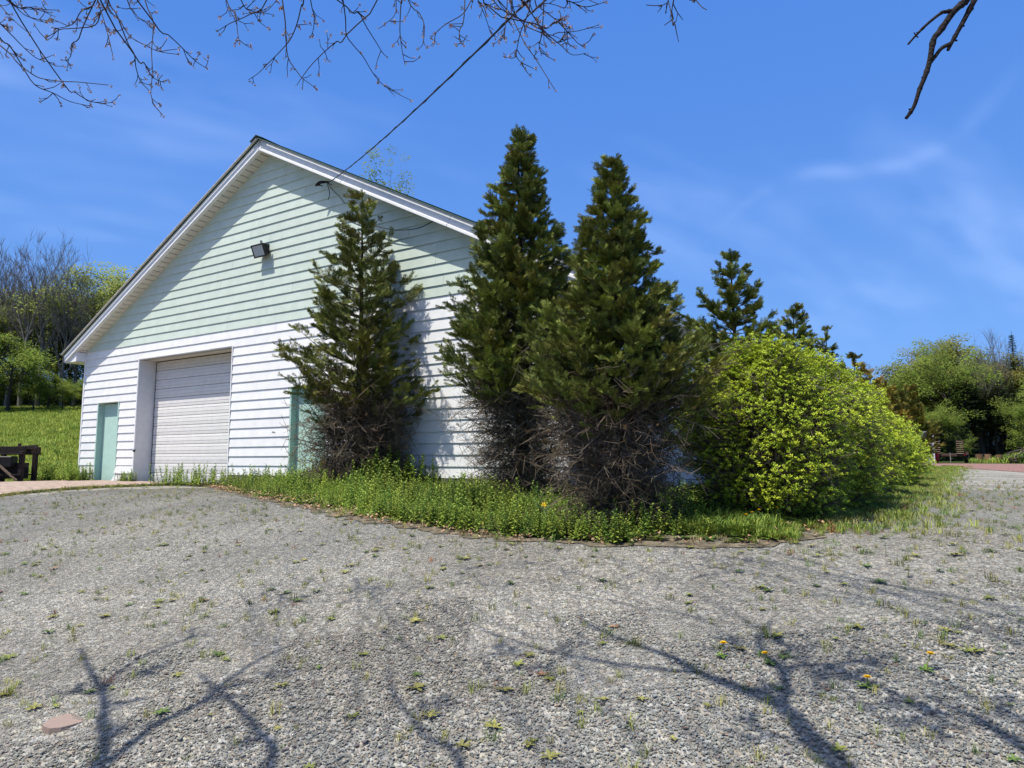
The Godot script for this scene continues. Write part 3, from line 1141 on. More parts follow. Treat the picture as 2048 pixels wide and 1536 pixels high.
func spruce(label: String, at: Vector3, h: float, wide: float, from: float, tint: Color, group: String, n := "spruce_tree") -> Node3D:
	var o := thing(n, label, "tree", at, 0.0, group)
	var st := Shape.new()
	st.tube([Vector3(0, -0.1, 0), Vector3(0.03, h * 0.5, 0), Vector3(0, h, 0.02)], [h * 0.013 + 0.05, h * 0.009 + 0.02, 0.015], 7, Color(0.075, 0.06, 0.05))
	for i in 26:
		var t := rnd(0.12, from + 0.1)
		var a := rnd(0, TAU)
		var d := Vector3(cos(a), rnd(-0.15, 0.2), sin(a))
		st.tube([Vector3(0, h * t, 0), Vector3(0, h * t, 0) + d * wide * rnd(0.3, 0.8)], [0.025, 0.008], 3, Color(0.11, 0.1, 0.09))
	obj("trunk", st, M.bark, o)
	var leaf := Shape.new()
	var layers := int(h * 4.2)
	for i in layers:
		var t: float = lerpf(from, 0.97, float(i) / layers)
		var reach: float = wide * (1.0 - t) / (1.0 - from) + 0.12
		for k in 7:
			var a := k * TAU / 7 + i * 1.3 + rnd(-0.3, 0.3)
			var l := reach * rnd(0.6, 1.15)
			var d := Vector3(cos(a), rnd(-0.25, 0.1), sin(a)).normalized()
			for j in 3:
				var s := rnd(0.30, 0.5) * clampf(reach, 0.5, 1.2)
				var g := l * (j + 1) / 3.0
				leaf.put(SPRAY[rng.randi() % 4], Transform3D(flat_to(d + Vector3(rnd(-0.3, 0.3), rnd(-0.3, 0.1), rnd(-0.3, 0.3)), Vector3(rnd(-0.5, 0.5), 1, rnd(-0.5, 0.5)).normalized()) * Basis.from_scale(Vector3(s * 1.2, s, s)), Vector3(0, h * t, 0) + d * g - d * s * 0.5), shade(tint, rnd(0.6, 1.3)))
	tag(obj("crown", leaf, M.cedar, o), "", "", "", "stuff")
	return o

func put_copy(o: Node3D, label: String, at: Vector3, turn: float, scale_: float) -> void:
	var c := copy(o, label)
	c.position = at
	c.rotation.y = turn
	c.scale = Vector3(scale_, scale_ * rnd(0.92, 1.08), scale_)

# ---------------------------------------------------------------- the two bare trees overhead
func bud_cluster() -> Shape:
	var st := Shape.new()
	for i in 7:
		var d := Vector3(rnd(-1, 1), rnd(-0.4, 1), rnd(-1, 1)).normalized()
		kite(st, d * 0.1, d, rnd(0.5, 1.0), 0.42, d.cross(Vector3(rnd(-1, 1), rnd(-1, 1), rnd(-1, 1)).normalized()).normalized(), 0.08)
	return st

const BARK := Color(0.045, 0.038, 0.036)

func twig(o: Node3D, px: Array, off: Vector2, k: float, depth: float, r0: float, hangs: Array, buds: Array, side_twigs := 7, tip_bud := true) -> void:
	# a thin branch along points of the picture at DEPTH metres, hung from the nearest of the limbs' ends
	var p := []
	var drift := rnd(-0.05, 0.05)
	for i in range(0, px.size(), 2):
		p.append(sight(off.x + px[i] * k, off.y + px[i + 1] * k, depth + drift * i))
	var away: Vector3 = ((p[0] - p[1]) as Vector3).normalized()
	var e: Vector3 = p[0] + away * 0.35 + Vector3(0, 0.3, 0.15)
	var best: Vector3 = hangs[0]
	for h in hangs:
		if (h as Vector3).distance_to(e) < best.distance_to(e): best = h
	var own := p.size()
	best += Vector3(rnd(-0.55, 0.55), rnd(-0.1, 0.3), rnd(-0.5, 0.7))
	p = [best, best.lerp(e, 0.5) + Vector3(0, 0.25, 0), e] + p
	var line := smooth_line(p, 4)
	var rad := []
	for i in line.size():
		rad.append(lerpf(minf(r0 * 1.1, 0.0060), 0.0020, pow(float(i) / (line.size() - 1), 0.8)))
	var st := Shape.new()
	st.tube(line, rad, 5, BARK)
	var bud := Shape.new()
	var from := line.size() - own * 4
	var spots := []
	for i in side_twigs:
		var j := rng.randi_range(maxi(from, 2), line.size() - 2)
		var a: Vector3 = line[j]
		var d: Vector3 = (line[j + 1] - line[j]).normalized()
		var nd := (d * rnd(0.4, 1.0) + Vector3(rnd(-1, 1), rnd(-0.7, 0.9), rnd(-0.6, 0.6)) * 0.8).normalized()
		var l := rnd(0.025, 0.12)
		var m := a + nd * l * 0.5
		var t := m + (nd + Vector3(rnd(-0.4, 0.4), rnd(-0.1, 0.5), 0)).normalized() * l * 0.5
		st.tube([a, m, t], [0.0032, 0.0026, 0.0018], 3, BARK)
		spots.append(t)
		if rng.randf() < 0.4:
			var f := m + (nd + Vector3(rnd(-1, 1), rnd(-0.5, 0.5), 0)).normalized() * l * 0.4
			st.tube([m, f], [0.0024, 0.0016], 3, BARK)
			spots.append(f)
	if tip_bud: spots.append(line[-1])
	for s in spots:
		if not tip_bud: break
		for j in rng.randi_range(1, 2):
			var z := rnd(0.010, 0.021)
			bud.put(buds[rng.randi() % buds.size()], Transform3D(Basis(Vector3(1, 0, 0), rnd(0, TAU)) * Basis.from_scale(Vector3(z, z, z)), s + Vector3(rnd(-0.008, 0.008), rnd(-0.008, 0.008), 0)), shade(Color(0.46, 0.34, 0.28), rnd(0.6, 1.25)))
	var part := obj("twig", st, M.twig, o)
	if bud.V.size(): tag(obj("buds", bud, M.twig, part), "", "", "", "stuff")

func limb(o: Node3D, rows: Array, r0: float, r1: float, hangs: Array) -> void:
	var p := []
	for i in range(0, rows.size(), 3):
		var v := Vector3(rows[i], rows[i + 1], rows[i + 2])
		p.append(v + FALL * 0.6 if v.y > 4.3 else v)
	hangs.append(p[-1])
	var line := smooth_line(p, 4)
	var rad := []
	for i in line.size(): rad.append(0.85 * lerpf(r0, r1, float(i) / (line.size() - 1)))
	var st := Shape.new()
	st.tube(line, rad, 8, BARK, true)
	var tips := []
	for i in 3:
		var j := rng.randi_range(line.size() / 4, int(line.size() * 0.7))
		var d: Vector3 = (line[j + 1] - line[j]).normalized()
		grow(st, tips, line[j], (d * 0.6 + Vector3(rnd(-0.8, 0.8), rnd(-0.2, 0.2), rnd(-0.2, 0.9))).normalized(), rnd(0.14, 0.28), rad[j] * 0.36, 1, 3, 0.8, 0.2, BARK)
	obj("limb", st, M.bark, o)

func make_overhead_trees() -> void:
	var buds := [bud_cluster(), bud_cluster(), bud_cluster()]
	# left tree: its trunk stands behind the camera, to the left
	var a := thing("bare_tree", "budding bare tree whose twigs hang over the barn's roof, upper left", "tree", Vector3.ZERO, 0, "bare trees overhead")
	var g := on(-4.6, 2.2)
	var st := Shape.new()
	st.tube(smooth_line([g - Vector3(0, 0.3, 0), g + Vector3(0.05, 1.5, -0.1), g + Vector3(0.25, 4.0, -0.5), g + Vector3(0.2, 7.0, -0.4), g + Vector3(0.4, 10.0, 0)], 4), [0.24, 0.22, 0.2, 0.19, 0.18, 0.175, 0.17, 0.165, 0.16, 0.15, 0.14, 0.12, 0.11, 0.1, 0.09, 0.08, 0.06], 10, BARK)
	obj("trunk", st, M.bark, a)
	var j := g + Vector3(0.25, 4.2, -0.5)
	var ha := []
	limb(a, [j.x, j.y, j.z, -4.0, 4.55, 0.2, -3.82, 4.8, -0.9, -3.84, 4.88, -1.55, -4.06, 4.92, -1.97, -4.22, 4.94, -2.25, -4.5, 4.96, -2.61, -4.76, 4.98, -2.95], 0.06, 0.014, ha)
	limb(a, [-3.83, 4.85, -1.3, -3.77, 4.92, -1.83, -3.65, 4.96, -2.05, -3.61, 5.0, -2.3, -3.54, 5.03, -2.54, -3.41, 5.07, -2.72], 0.034, 0.012, ha)
	limb(a, [-4.22, 4.94, -2.25, -4.29, 4.96, -2.47, -4.25, 5.0, -2.77, -4.08, 5.05, -3.02], 0.024, 0.010, ha)
	limb(a, [j.x + 0.1, j.y + 0.2, j.z, -3.2, 4.75, -0.6, -3.11, 4.93, -1.43, -3.27, 4.95, -1.75, -3.47, 4.97, -2.01, -3.81, 4.99, -2.41], 0.045, 0.012, ha)
	limb(a, [j.x, j.y + 0.5, j.z, -2.5, 4.9, -0.5, -2.36, 4.97, -1.32, -2.53, 4.99, -1.58, -2.72, 5.03, -1.98, -2.79, 5.06, -2.26], 0.03, 0.010, ha)
	ha = []
	for e in [Vector3(-3.5, 6.5, -0.5), Vector3(-2.3, 6.7, -0.7)]:
		limb(a, [j.x, j.y + 1.6, j.z, (j.x + e.x) / 2, 5.9, (j.z + e.z) / 2 + 0.2, e.x, e.y - 0.0, e.z], 0.05, 0.014, [])
		ha.append(e + FALL * 0.6)
	var z0 := Vector2.ZERO
	var k := 1.0 / 3.2
	var set_a := [
		[-60, 240, 0, 290, 70, 350, 110, 400, 200, 470, 260, 500, 380, 520, 500, 525, 700, 545], [400, 525, 480, 590, 560, 640, 640, 660, 725, 655],
		[-40, 180, 60, 290, 130, 400, 220, 540, 340, 595, 450, 650, 585, 680], [-60, 100, 0, 150, 80, 230, 180, 330, 250, 380, 350, 405],
		[-20, -10, 0, 30, 50, 90, 110, 150, 190, 215], [30, -10, 180, 45, 270, 60, 370, 65], [60, -20, 80, 15, 150, 90, 230, 120, 315, 133],
		[680, -30, 740, 80, 780, 180, 820, 280, 860, 350, 870, 430, 900, 520, 960, 590, 985, 670, 1045, 740], [860, 350, 920, 400, 960, 470, 1000, 510, 1045, 525],
		[700, -20, 650, 70, 610, 160, 500, 180, 380, 190, 330, 240, 295, 258], [525, 185, 460, 280, 455, 350, 430, 385, 400, 385], [625, -25, 520, 70, 465, 155, 350, 185],
		[620, -25, 665, 130, 700, 260, 725, 370], [920, -25, 975, 120, 980, 200, 970, 330, 975, 450, 965, 590], [975, 130, 1080, 225, 1150, 290, 1250, 390, 1330, 440],
		[810, -15, 845, 55, 890, 115, 970, 165], [680, 20, 760, 120, 830, 230, 930, 290, 1020, 330, 1140, 348]]
	for t in set_a.size():
		var thick: float = [0.0085, 0.005, 0.006, 0.006, 0.005, 0.005, 0.005, 0.010, 0.006, 0.010, 0.005, 0.006, 0.005, 0.009, 0.006, 0.005, 0.006][t]
		twig(a, set_a[t], z0, k, 4.4 + 0.25 * sin(t * 2.1), thick, ha, buds, 9)
	# right tree: its trunk stands behind the camera, to the right
	var b := thing("bare_tree", "budding bare tree whose twigs and long dark limb hang into the blue sky", "tree", Vector3.ZERO, 0, "bare trees overhead")
	g = on(0.5, 3.6)
	st = Shape.new()
	st.tube(smooth_line([g - Vector3(0, 0.3, 0), g + Vector3(-0.05, 1.5, -0.1), g + Vector3(-0.2, 4.0, -0.3), g + Vector3(-0.1, 7.0, -0.2), g + Vector3(0.1, 10.0, 0)], 4), [0.26, 0.24, 0.22, 0.2, 0.19, 0.185, 0.18, 0.17, 0.16, 0.15, 0.14, 0.12, 0.11, 0.1, 0.09, 0.08, 0.06], 10, BARK)
	obj("trunk", st, M.bark, b)
	j = g + Vector3(-0.2, 4.4, -0.3)
	var hb := []
	limb(b, [j.x, j.y, j.z, -0.3, 4.4, 1.2, -0.9, 4.9, -0.4, -1.04, 5.06, -1.11, -1.06, 5.07, -1.31, -1.07, 5.11, -1.53, -1.19, 5.13, -1.73, -1.31, 5.14, -1.91, -1.42, 5.16, -2.15, -1.61, 5.18, -2.39, -1.78, 5.2, -2.72], 0.085, 0.013, hb)
	limb(b, [-1.08, 5.11, -1.53, -0.96, 5.16, -1.82, -0.96, 5.18, -2.06, -0.92, 5.21, -2.24, -0.77, 5.26, -2.48], 0.036, 0.012, hb)
	limb(b, [-0.96, 5.16, -1.82, -0.88, 5.17, -1.9, -0.77, 5.18, -1.9, -0.64, 5.19, -1.88, -0.41, 5.21, -1.92], 0.026, 0.011, hb)
	limb(b, [-0.75, 5.18, -1.88, -0.67, 5.17, -1.72, -0.57, 5.15, -1.52, -0.48, 5.13, -1.34, -0.35, 5.12, -1.18], 0.024, 0.012, hb)
	limb(b, [-1.31, 5.14, -1.91, -1.57, 5.14, -2.03, -1.79, 5.13, -2.17, -2.03, 5.13, -2.35, -2.35, 5.15, -2.71], 0.024, 0.010, hb)
	limb(b, [j.x + 0.1, j.y + 0.2, j.z, -0.3, 4.9, 0.6, -0.4, 5.11, -1.13, -0.42, 5.13, -1.34, -0.5, 5.16, -1.54], 0.05, 0.016, hb)
	hb = []
	for e in [Vector3(-0.9, 6.8, -0.5), Vector3(0.3, 6.6, -0.7)]:
		limb(b, [j.x, j.y + 1.6, j.z, (j.x + e.x) / 2, 6.0, (j.z + e.z) / 2 + 0.2, e.x, e.y, e.z], 0.05, 0.014, [])
		hb.append(e + FALL * 0.6)
	limb(b, [j.x, j.y - 0.3, j.z, 1.0, 3.5, 1.6, 1.4, 2.9, 0.0, 1.62, 2.5, -1.3], 0.045, 0.014, [])
	var off := Vector2(560, 0)
	k = 1.0 / 3.012
	var set_b := [
		[370, -30, 380, 5, 395, 120, 400, 210, 440, 270, 500, 340, 560, 440, 620, 510, 690, 555, 790, 605], [400, 210, 340, 250, 270, 310, 190, 390, 130, 470, 100, 515],
		[400, 40, 470, 70, 520, 160, 570, 240, 620, 320, 650, 345], [735, -25, 730, 5, 722, 180, 735, 300, 752, 385], [760, -25, 840, 80, 870, 160, 865, 250, 885, 285],
		[1165, -25, 1150, 5, 1100, 85, 1000, 145, 940, 200, 930, 265], [1110, 90, 1085, 170, 1080, 240, 1100, 270], [1450, -30, 1470, 5, 1510, 70, 1560, 150, 1580, 180, 1640, 230, 1700, 280, 1760, 330, 1845, 320],
		[1580, 180, 1680, 195, 1800, 185, 1920, 150], [1390, -20, 1400, 100, 1440, 190, 1480, 270, 1530, 340, 1600, 450, 1665, 555], [1510, -20, 1490, 90, 1450, 190, 1430, 280, 1425, 340, 1460, 385],
		[1530, -20, 1560, 40, 1650, 110, 1730, 190, 1800, 265, 1835, 270], [1190, -20, 1200, 10, 1240, 110, 1265, 190], [1370, -20, 1360, 130, 1350, 240], [1720, -20, 1740, 5, 1830, 40, 1900, 30, 1960, 10],
		[145, -30, 130, 30, 100, 150, 60, 240, 0, 310, -60, 370, -130, 440, -190, 480], [180, -20, 205, 90, 200, 180, 180, 230], [30, 120, 35, 230, 50, 350, 110, 440, 140, 475, 215, 530],
		[-80, 0, -180, 85, -300, 140, -380, 190], [-250, -30, -180, 60, -90, 70, -20, 0], [-330, -20, -270, 90, -255, 200, -240, 265], [1500, 90, 1420, 100, 1340, 60, 1290, 10], [1580, 180, 1560, 260, 1575, 330], [700, -20, 690, 90, 630, 145],
		[1480, 30, 1530, 60, 1600, 20, 1690, 40], [1560, 150, 1640, 140, 1700, 110], [1640, 230, 1700, 235, 1720, 260]]
	for t in set_b.size():
		var thick := 0.0055
		if t in [0, 7, 15]: thick = 0.0105
		elif t in [1, 5, 9]: thick = 0.007
		twig(b, set_b[t], off, k, 4.5 + 0.3 * sin(t * 1.7), thick, ha if t in [18, 19, 20] else hb, buds, 8 if t < 8 else 10)
	off = Vector2(1240, 0)
	k = 1.0 / 2.535
	var hr := [Vector3(1.62, 2.5, -1.3)]
	for e in [[[1790, -60, 1750, 5, 1690, 60, 1620, 160, 1590, 200, 1570, 310, 1545, 390, 1520, 450, 1490, 540, 1450, 600], 0.0125], [[1695, 52, 1650, 60, 1630, 65, 1560, 120, 1500, 180, 1460, 225], 0.0065], [[1830, -60, 1795, 5, 1740, 110, 1690, 200, 1662, 255], 0.0115]]:
		twig_limb(b, e[0], off, k, 2.2, e[1], hr)
	var st2 := Shape.new()
	var q := []
	for e in [[1675, 222], [1630, 245], [1595, 290], [1570, 322]]: q.append(sight(off.x + e[0] * k, e[1] * k, 2.2))
	var ln := smooth_line(q, 4)
	st2.tube(ln, same(0.0062, ln.size()), 6, BARK)
	obj("twig", st2, M.bark, b)
	k = 1.0 / 2.535
	for e in [[275, -30, 270, 5, 262, 60, 265, 95, 225, 128], [265, 95, 275, 110, 280, 125], [370, -30, 385, 0, 415, 35, 440, 50], [250, -20, 235, 15, 195, 35]]:
		twig(b, e, off, k, 3.6, 0.004, hb, buds, 3, false)

func twig_limb(o: Node3D, px: Array, off: Vector2, k: float, depth: float, r0: float, hangs: Array) -> void:
	var p := []
	for i in range(0, px.size(), 2): p.append(sight(off.x + px[i] * k, off.y + px[i + 1] * k, depth))
	var side: bool = r0 < 0.01
	if not side: p = [hangs[0], (hangs[0] as Vector3).lerp(p[0], 0.6) + Vector3(0, 0.05, 0)] + p
	var line := smooth_line(p, 5)
	var rad := []
	for i in line.size():
		var f := float(i) / (line.size() - 1)
		rad.append(lerpf(r0, r0 * 0.42, f) * (1.0 + (0.22 if i % 7 == 3 else 0.0)))
	var st := Shape.new()
	st.tube(line, rad, 7, BARK, true)
	for i in 5:
		var j := rng.randi_range(line.size() / 2, line.size() - 3)
		var a: Vector3 = line[j]
		st.tube([a, a + Vector3(rnd(-0.014, 0.014), rnd(-0.012, 0.012), 0)], [rad[j] * 0.8, rad[j] * 0.4], 5, BARK, true)
	obj("twig", st, M.bark, o)

# ---------------------------------------------------------------- crushed shale
func flake() -> Shape:
	var st := Shape.new()
	var n := rng.randi_range(4, 5)
	var top := []
	var low := []
	for i in n:
		var a := TAU * i / n + rnd(-0.3, 0.3)
		var r := rnd(0.7, 1.15)
		var v := Vector3(cos(a) * r, 0, sin(a) * r * 0.72)
		low.append(v + Vector3(0, -0.25, 0))
		top.append(v * 0.84 + Vector3(0, rnd(0.10, 0.28), 0))
	var c := Vector3(0, 0.24, 0)
	for i in n:
		var k := (i + 1) % n
		var nn: Vector3 = ((top[k] - c) as Vector3).cross(top[i] - c).normalized()
		if nn.y < 0: nn = -nn
		st.tri(c, top[i], top[k], nn, Color.WHITE)
		st.quad(low[i], low[k], top[k], top[i], Color.WHITE, ((top[i] + top[k]) as Vector3 * Vector3(1, 0.3, 1)).normalized())
	return st

func make_stones(lot: PackedVector2Array, bed: PackedVector2Array, pad: PackedVector2Array) -> void:
	var flakes := []
	for i in 12: flakes.append(flake())
	var tiles := []
	for k in 8:
		var st := Shape.new()
		var packed := k > 5      # fines pressed down by wheels
		for i in (2600 if packed else 2500):
			var r: float = 0.0032 + 0.0072 * pow(rng.randf(), 2.6)
			if packed: r = 0.0026 + 0.0040 * pow(rng.randf(), 2.0)
			elif rng.randf() < 0.014: r = rnd(0.011, 0.018)
			var c := shade(Color(0.345, 0.352, 0.315) if packed else Color(0.285, 0.290, 0.258), rnd(0.75, 1.18) if packed else rnd(0.62, 1.25))
			var p := rng.randf()
			if p < 0.09: c = shade(Color(0.36, 0.31, 0.235), rnd(0.6, 1.1))
			elif p < 0.105: c = shade(Color(0.31, 0.22, 0.165), rnd(0.6, 1.2))
			elif p < 0.15: c = shade(Color(0.15, 0.13, 0.128), rnd(0.6, 1.3))
			var b := Basis(Vector3(rnd(-1, 1), 0, rnd(-1, 1)).normalized(), rnd(-0.10, 0.10) if packed else rnd(-0.20, 0.20)) * Basis(Vector3.UP, rnd(0, TAU))
			st.put(flakes[rng.randi() % 12], Transform3D(b * Basis.from_scale(Vector3(r, r * (rnd(0.25, 0.6) if packed else rnd(0.4, 0.85)), r)), Vector3(rnd(-0.26, 0.26), r * rnd(-0.15, 0.5), rnd(-0.26, 0.26))), c)
		tiles.append(st.mesh())
	var mottle := FastNoiseLite.new()
	mottle.frequency = 0.42
	mottle.fractal_octaves = 3
	mottle.seed = 8
	var spots := [[], [], [], [], [], [], [], []]
	var tints := [[], [], [], [], [], [], [], []]
	var z := 0.0
	while z > -15.5:
		var x := -12.0
		while x < 12.0:
			var w := sq(x, z)
			var d := Vector2(x, z).length()
			var e := edge_of(bed, w)
			if absf(x) < -z * 0.80 + 2.0 and d > 1.5 and d < 15.5 and Geometry2D.is_point_in_polygon(w, lot) and (not Geometry2D.is_point_in_polygon(w, bed) or e < 0.30) and not Geometry2D.is_point_in_polygon(w, pad):
				var b := Basis(Quaternion(Vector3.UP, slope(x, z))) * Basis(Vector3.UP, (rng.randi() % 4) * PI / 2)
				var m := mottle.get_noise_2d(x, z)
				var track: float = maxf(exp(-pow((e - 1.15) / 0.34, 2.0)), exp(-pow((e - 2.75) / 0.36, 2.0)))
				var k := rng.randi() % 6
				if rng.randf() < 1.02 * smoothstep(2.8, 5.6, d + m): k = 6 + rng.randi() % 2
				spots[k].append(Transform3D(b, on(x, z, 0.004)))
				var l: float = 1.0 + 0.13 * m + 0.06 * track
				tints[k].append(Color(l * (1.0 + 0.10 * mottle.get_noise_2d(x * 0.6 + 40.0, z * 0.6)), l, l * (1.0 - 0.10 * mottle.get_noise_2d(x * 0.6 + 40.0, z * 0.6))))
			x += 0.5
		z -= 0.5
	for k in 8:
		if spots[k].size():
			tag(many("gravel", tiles[k], M.stone, spots[k], tints[k]), "loose grey shale gravel spread over the lot", "gravel", "", "stuff")

# ---------------------------------------------------------------- ground cover
func sow(n: String, label: String, what: Array, m: Material, count: int, pick: Callable, tint: Callable) -> void:
	# WHAT: shapes; PICK gives [place, size] or null; TINT a colour
	var where := []
	var cols := []
	for k in what.size():
		where.append([])
		cols.append([])
	for i in count:
		var r = pick.call()
		if r == null: continue
		var k := rng.randi() % what.size()
		var s: float = r[1]
		where[k].append(Transform3D(Basis(Vector3.UP, rnd(0, TAU)) * Basis.from_scale(Vector3(s, s * rnd(0.8, 1.2), s)), r[0]))
		cols[k].append(shade(tint.call(), r[2]) if r.size() > 2 else tint.call())
	for k in what.size():
		if where[k].size():
			tag(many(n, what[k].mesh(), m, where[k], cols[k]), label, "", "", "stuff")

func green(dark := 1.0) -> Color:
	var c := Color(0.19, 0.275, 0.042)
	var r := rng.randf()
	if r < 0.3: c = Color(0.28, 0.34, 0.055)
	elif r < 0.5: c = Color(0.115, 0.205, 0.04)
	return shade(c, rnd(0.75, 1.2) * dark)

func in_poly(poly: PackedVector2Array, lo: Vector2, hi: Vector2) -> Vector2:
	for i in 20:
		var p := Vector2(rnd(lo.x, hi.x), rnd(lo.y, hi.y))
		if Geometry2D.is_point_in_polygon(p, poly): return p
	return Vector2(INF, 0)

func edge_of(poly: PackedVector2Array, p: Vector2) -> float:
	var d := 1e9
	for i in poly.size():
		d = minf(d, Geometry2D.get_closest_point_to_segment(p, poly[i], poly[(i + 1) % poly.size()]).distance_to(p))
	return d

func make_cover(lot: PackedVector2Array, bed: PackedVector2Array, pad: PackedVector2Array) -> void:
	var front := PackedVector2Array()
	for i in range(0, 12): front.append(bed[i])
	var rim := func(p: Vector2) -> float:
		var d := 1e9
		for i in 13:
			d = minf(d, Geometry2D.get_closest_point_to_segment(p, bed[i], bed[i + 1]).distance_to(p))
		return d
	# grass of the bed in front of the barn
	sow("bed_grass", "green grass growing in the bed before the barn", TUFT, M.grass, 6200, func():
		var p := in_poly(bed, Vector2(5, -1.0), Vector2(20, 4.8))
		if p.x == INF: return null
		var e: float = rim.call(p)
		if e < 0.35 and rng.randf() > e * 1.6 + 0.12: return null
		if p.x > 17.3 and p.x < 19.0 and p.y > 3.4 and rng.randf() < 0.5: return null
		return [by_wall(p.x, p.y, 0.01), clampf(0.08 + e * 0.07, 0.05, 0.19) * rnd(0.5, 1.2) * (0.8 + 0.5 * sin(p.x * 2.7) * sin(p.y * 3.1 + 1.0)), 0.92 + 0.42 * sin(p.x * 2.3 + 0.7) * sin(p.y * 2.6 + p.x * 0.8)], func(): return green())
	sow("bed_weeds", "leafy green weeds in the bed before the barn", STEM, M.grass, 4200, func():
		var p := in_poly(bed, Vector2(4.6, 0.05), Vector2(18.2, 4.4))
		if p.x == INF: return null
		var e: float = rim.call(p)
		if e < 0.25: return null
		if p.x > 13.5 and e > 1.9 and rng.randf() < 0.75: return null
		var s := clampf(0.14 + e * 0.16, 0.1, 0.46 if p.x < 12.5 else 0.26)
		return [by_wall(p.x, p.y, 0.0), s * rnd(0.5, 1.3) * (0.9 + 0.35 * sin(p.x * 3.3) * sin(p.y * 2.2)), 0.92 + 0.42 * sin(p.x * 2.3 + 0.7) * sin(p.y * 2.6 + p.x * 0.8)], func(): return green(0.95))
	sow("bed_weeds", "leafy green weeds in the bed before the barn", STEM, M.grass, 330, func():
		var s := rnd(14.6, 17.9)
		return [by_wall(s, 4.52 - 0.28 * maxf(0.0, 16.4 - s) - absf(rng.randfn()) * 0.16, 0.0), rnd(0.12, 0.27)], func(): return green(1.0))
	sow("bed_weeds", "leafy green weeds in the bed before the barn", ROSE, M.grass, 2600, func():
		var p := in_poly(bed, Vector2(9, 0.05), Vector2(19.0, 4.5))
		if p.x == INF: return null
		var e: float = rim.call(p)
		if e < 0.15: return null
		return [by_wall(p.x, p.y, 0.01), rnd(0.10, 0.30), 0.92 + 0.42 * sin(p.x * 2.3 + 0.7) * sin(p.y * 2.6 + p.x * 0.8)], func(): return green(0.8))
	sow("dry_thatch", "dry straw-coloured grass left over from last year in the bed", TUFT, M.grass, 1000, func():
		var p := in_poly(bed, Vector2(5, -0.5), Vector2(20, 4.8))
		if p.x == INF: return null
		var e: float = rim.call(p)
		if rng.randf() > 1.3 - e * 0.6: return null
		return [by_wall(p.x, p.y, 0.005), rnd(0.04, 0.10)], func(): return shade(Color(0.30, 0.24, 0.13), rnd(0.6, 1.15)))
	# weeds at the foot of the wall, left of the teal door and by the roll-up door
	sow("wall_weeds", "weeds sprouting at the foot of the barn wall", STEM, M.grass, 420, func():
		var r := rng.randf()
		if r < 0.6:
			var p := Vector2(rnd(-1.7, 1.15), rnd(0.1, 0.75))
			return [by_wall(p.x, p.y), rnd(0.2, 0.5) * (1.0 if p.x > -0.6 else 0.6)]
		if r < 0.7: return [by_wall(rnd(2.2, 3.0), rnd(0.08, 0.25)), rnd(0.15, 0.32)]
		return [by_wall(rnd(4.9, 7.4), rnd(0.1, 0.9)), rnd(0.15, 0.45)], func(): return green(1.1))
	# grass along the shrubs, back to the end of the drive
	sow("verge_grass", "shaded grass beneath the lime shrubs along the drive", TUFT, M.grass, 5200, func():
		var q := 4.0 - 34.0 * pow(rng.randf(), 1.5)
		var s := 17.2 + 1.75 * sqrt(rng.randf()) + 0.25 * sin(q * 1.7)
		return [by_wall(s, q, 0.0), rnd(0.10, 0.20) * (1.0 if s < 18.7 else 0.6)], func(): return green(0.9))
	# dry leaves
	var dry := leaf_whorl(0, 3, 0.3, 0.4)
	var curl := leaf_whorl(1, 2, 0.5, 0.5)
	sow("leaf_litter", "dry brown leaves fallen along the edge of the bed", [dry, curl], M.twig, 7500, func():
		var p := in_poly(bed, Vector2(5, -0.5), Vector2(19.2, 4.8))
		if p.x == INF: return null
		var e: float = rim.call(p)
		var patch := 0.5 + 0.5 * sin(p.x * 2.1 + 1.0) * sin(p.y * 3.0 + p.x)
		if rng.randf() > (1.1 * patch * (1.0 - smoothstep(0.2, 1.0, e)) * (1.0 if p.x < 17 else 0.5) + 0.10): return null
		return [by_wall(p.x + rnd(-0.1, 0.1), p.y + rnd(-0.05, 0.12), rnd(0.012, 0.03)), rnd(0.035, 0.085)], func(): return shade(Color(0.36, 0.215, 0.13) if rng.randf() < 0.7 else Color(0.42, 0.32, 0.21), rnd(0.6, 1.2)))
	# little weeds that come up through the gravel
	var weak := func():
		var c := Color(0.19, 0.215, 0.045)
		var r := rng.randf()
		if r < 0.35: c = Color(0.27, 0.26, 0.075)
		elif r < 0.6: c = Color(0.11, 0.17, 0.04)
		elif r < 0.64: c = Color(0.26, 0.12, 0.06)
		return shade(c, rnd(0.7, 1.2))
	var spot := func():
		var d := 2.3 + 15.0 * pow(rng.randf(), 0.75)
		var x := rnd(-0.8, 0.8) * d
		var w := sq(x, -d)
		if not Geometry2D.is_point_in_polygon(w, lot) or Geometry2D.is_point_in_polygon(w, bed) or Geometry2D.is_point_in_polygon(w, pad): return null
		var lush: float = sin(x * 0.9 + 2.0) * sin(d * 1.1 - x * 0.4) * 0.5 + 0.5
		if x < -1.0 and d < 9.0: lush *= 0.6
		if rng.randf() > 0.25 + 0.75 * lush: return null
		return on(x, -d, 0.0)
	sow("gravel_weeds", "small yellow-green weeds scattered in the gravel", TUFT, M.grass, 7000, func():
		var p = spot.call()
		return null if p == null else [p, rnd(0.024, 0.075)], weak)
	sow("gravel_weeds", "small yellow-green weeds scattered in the gravel", ROSE, M.grass, 2600, func():
		var p = spot.call()
		return null if p == null else [p + Vector3(0, 0.008, 0), rnd(0.04, 0.13)], weak)
	sow("gravel_weeds", "small yellow-green weeds scattered in the gravel", [STEM[0], STEM[1]], M.grass, 160, func():
		var p = spot.call()
		return null if p == null else [p, rnd(0.04, 0.09)], weak)
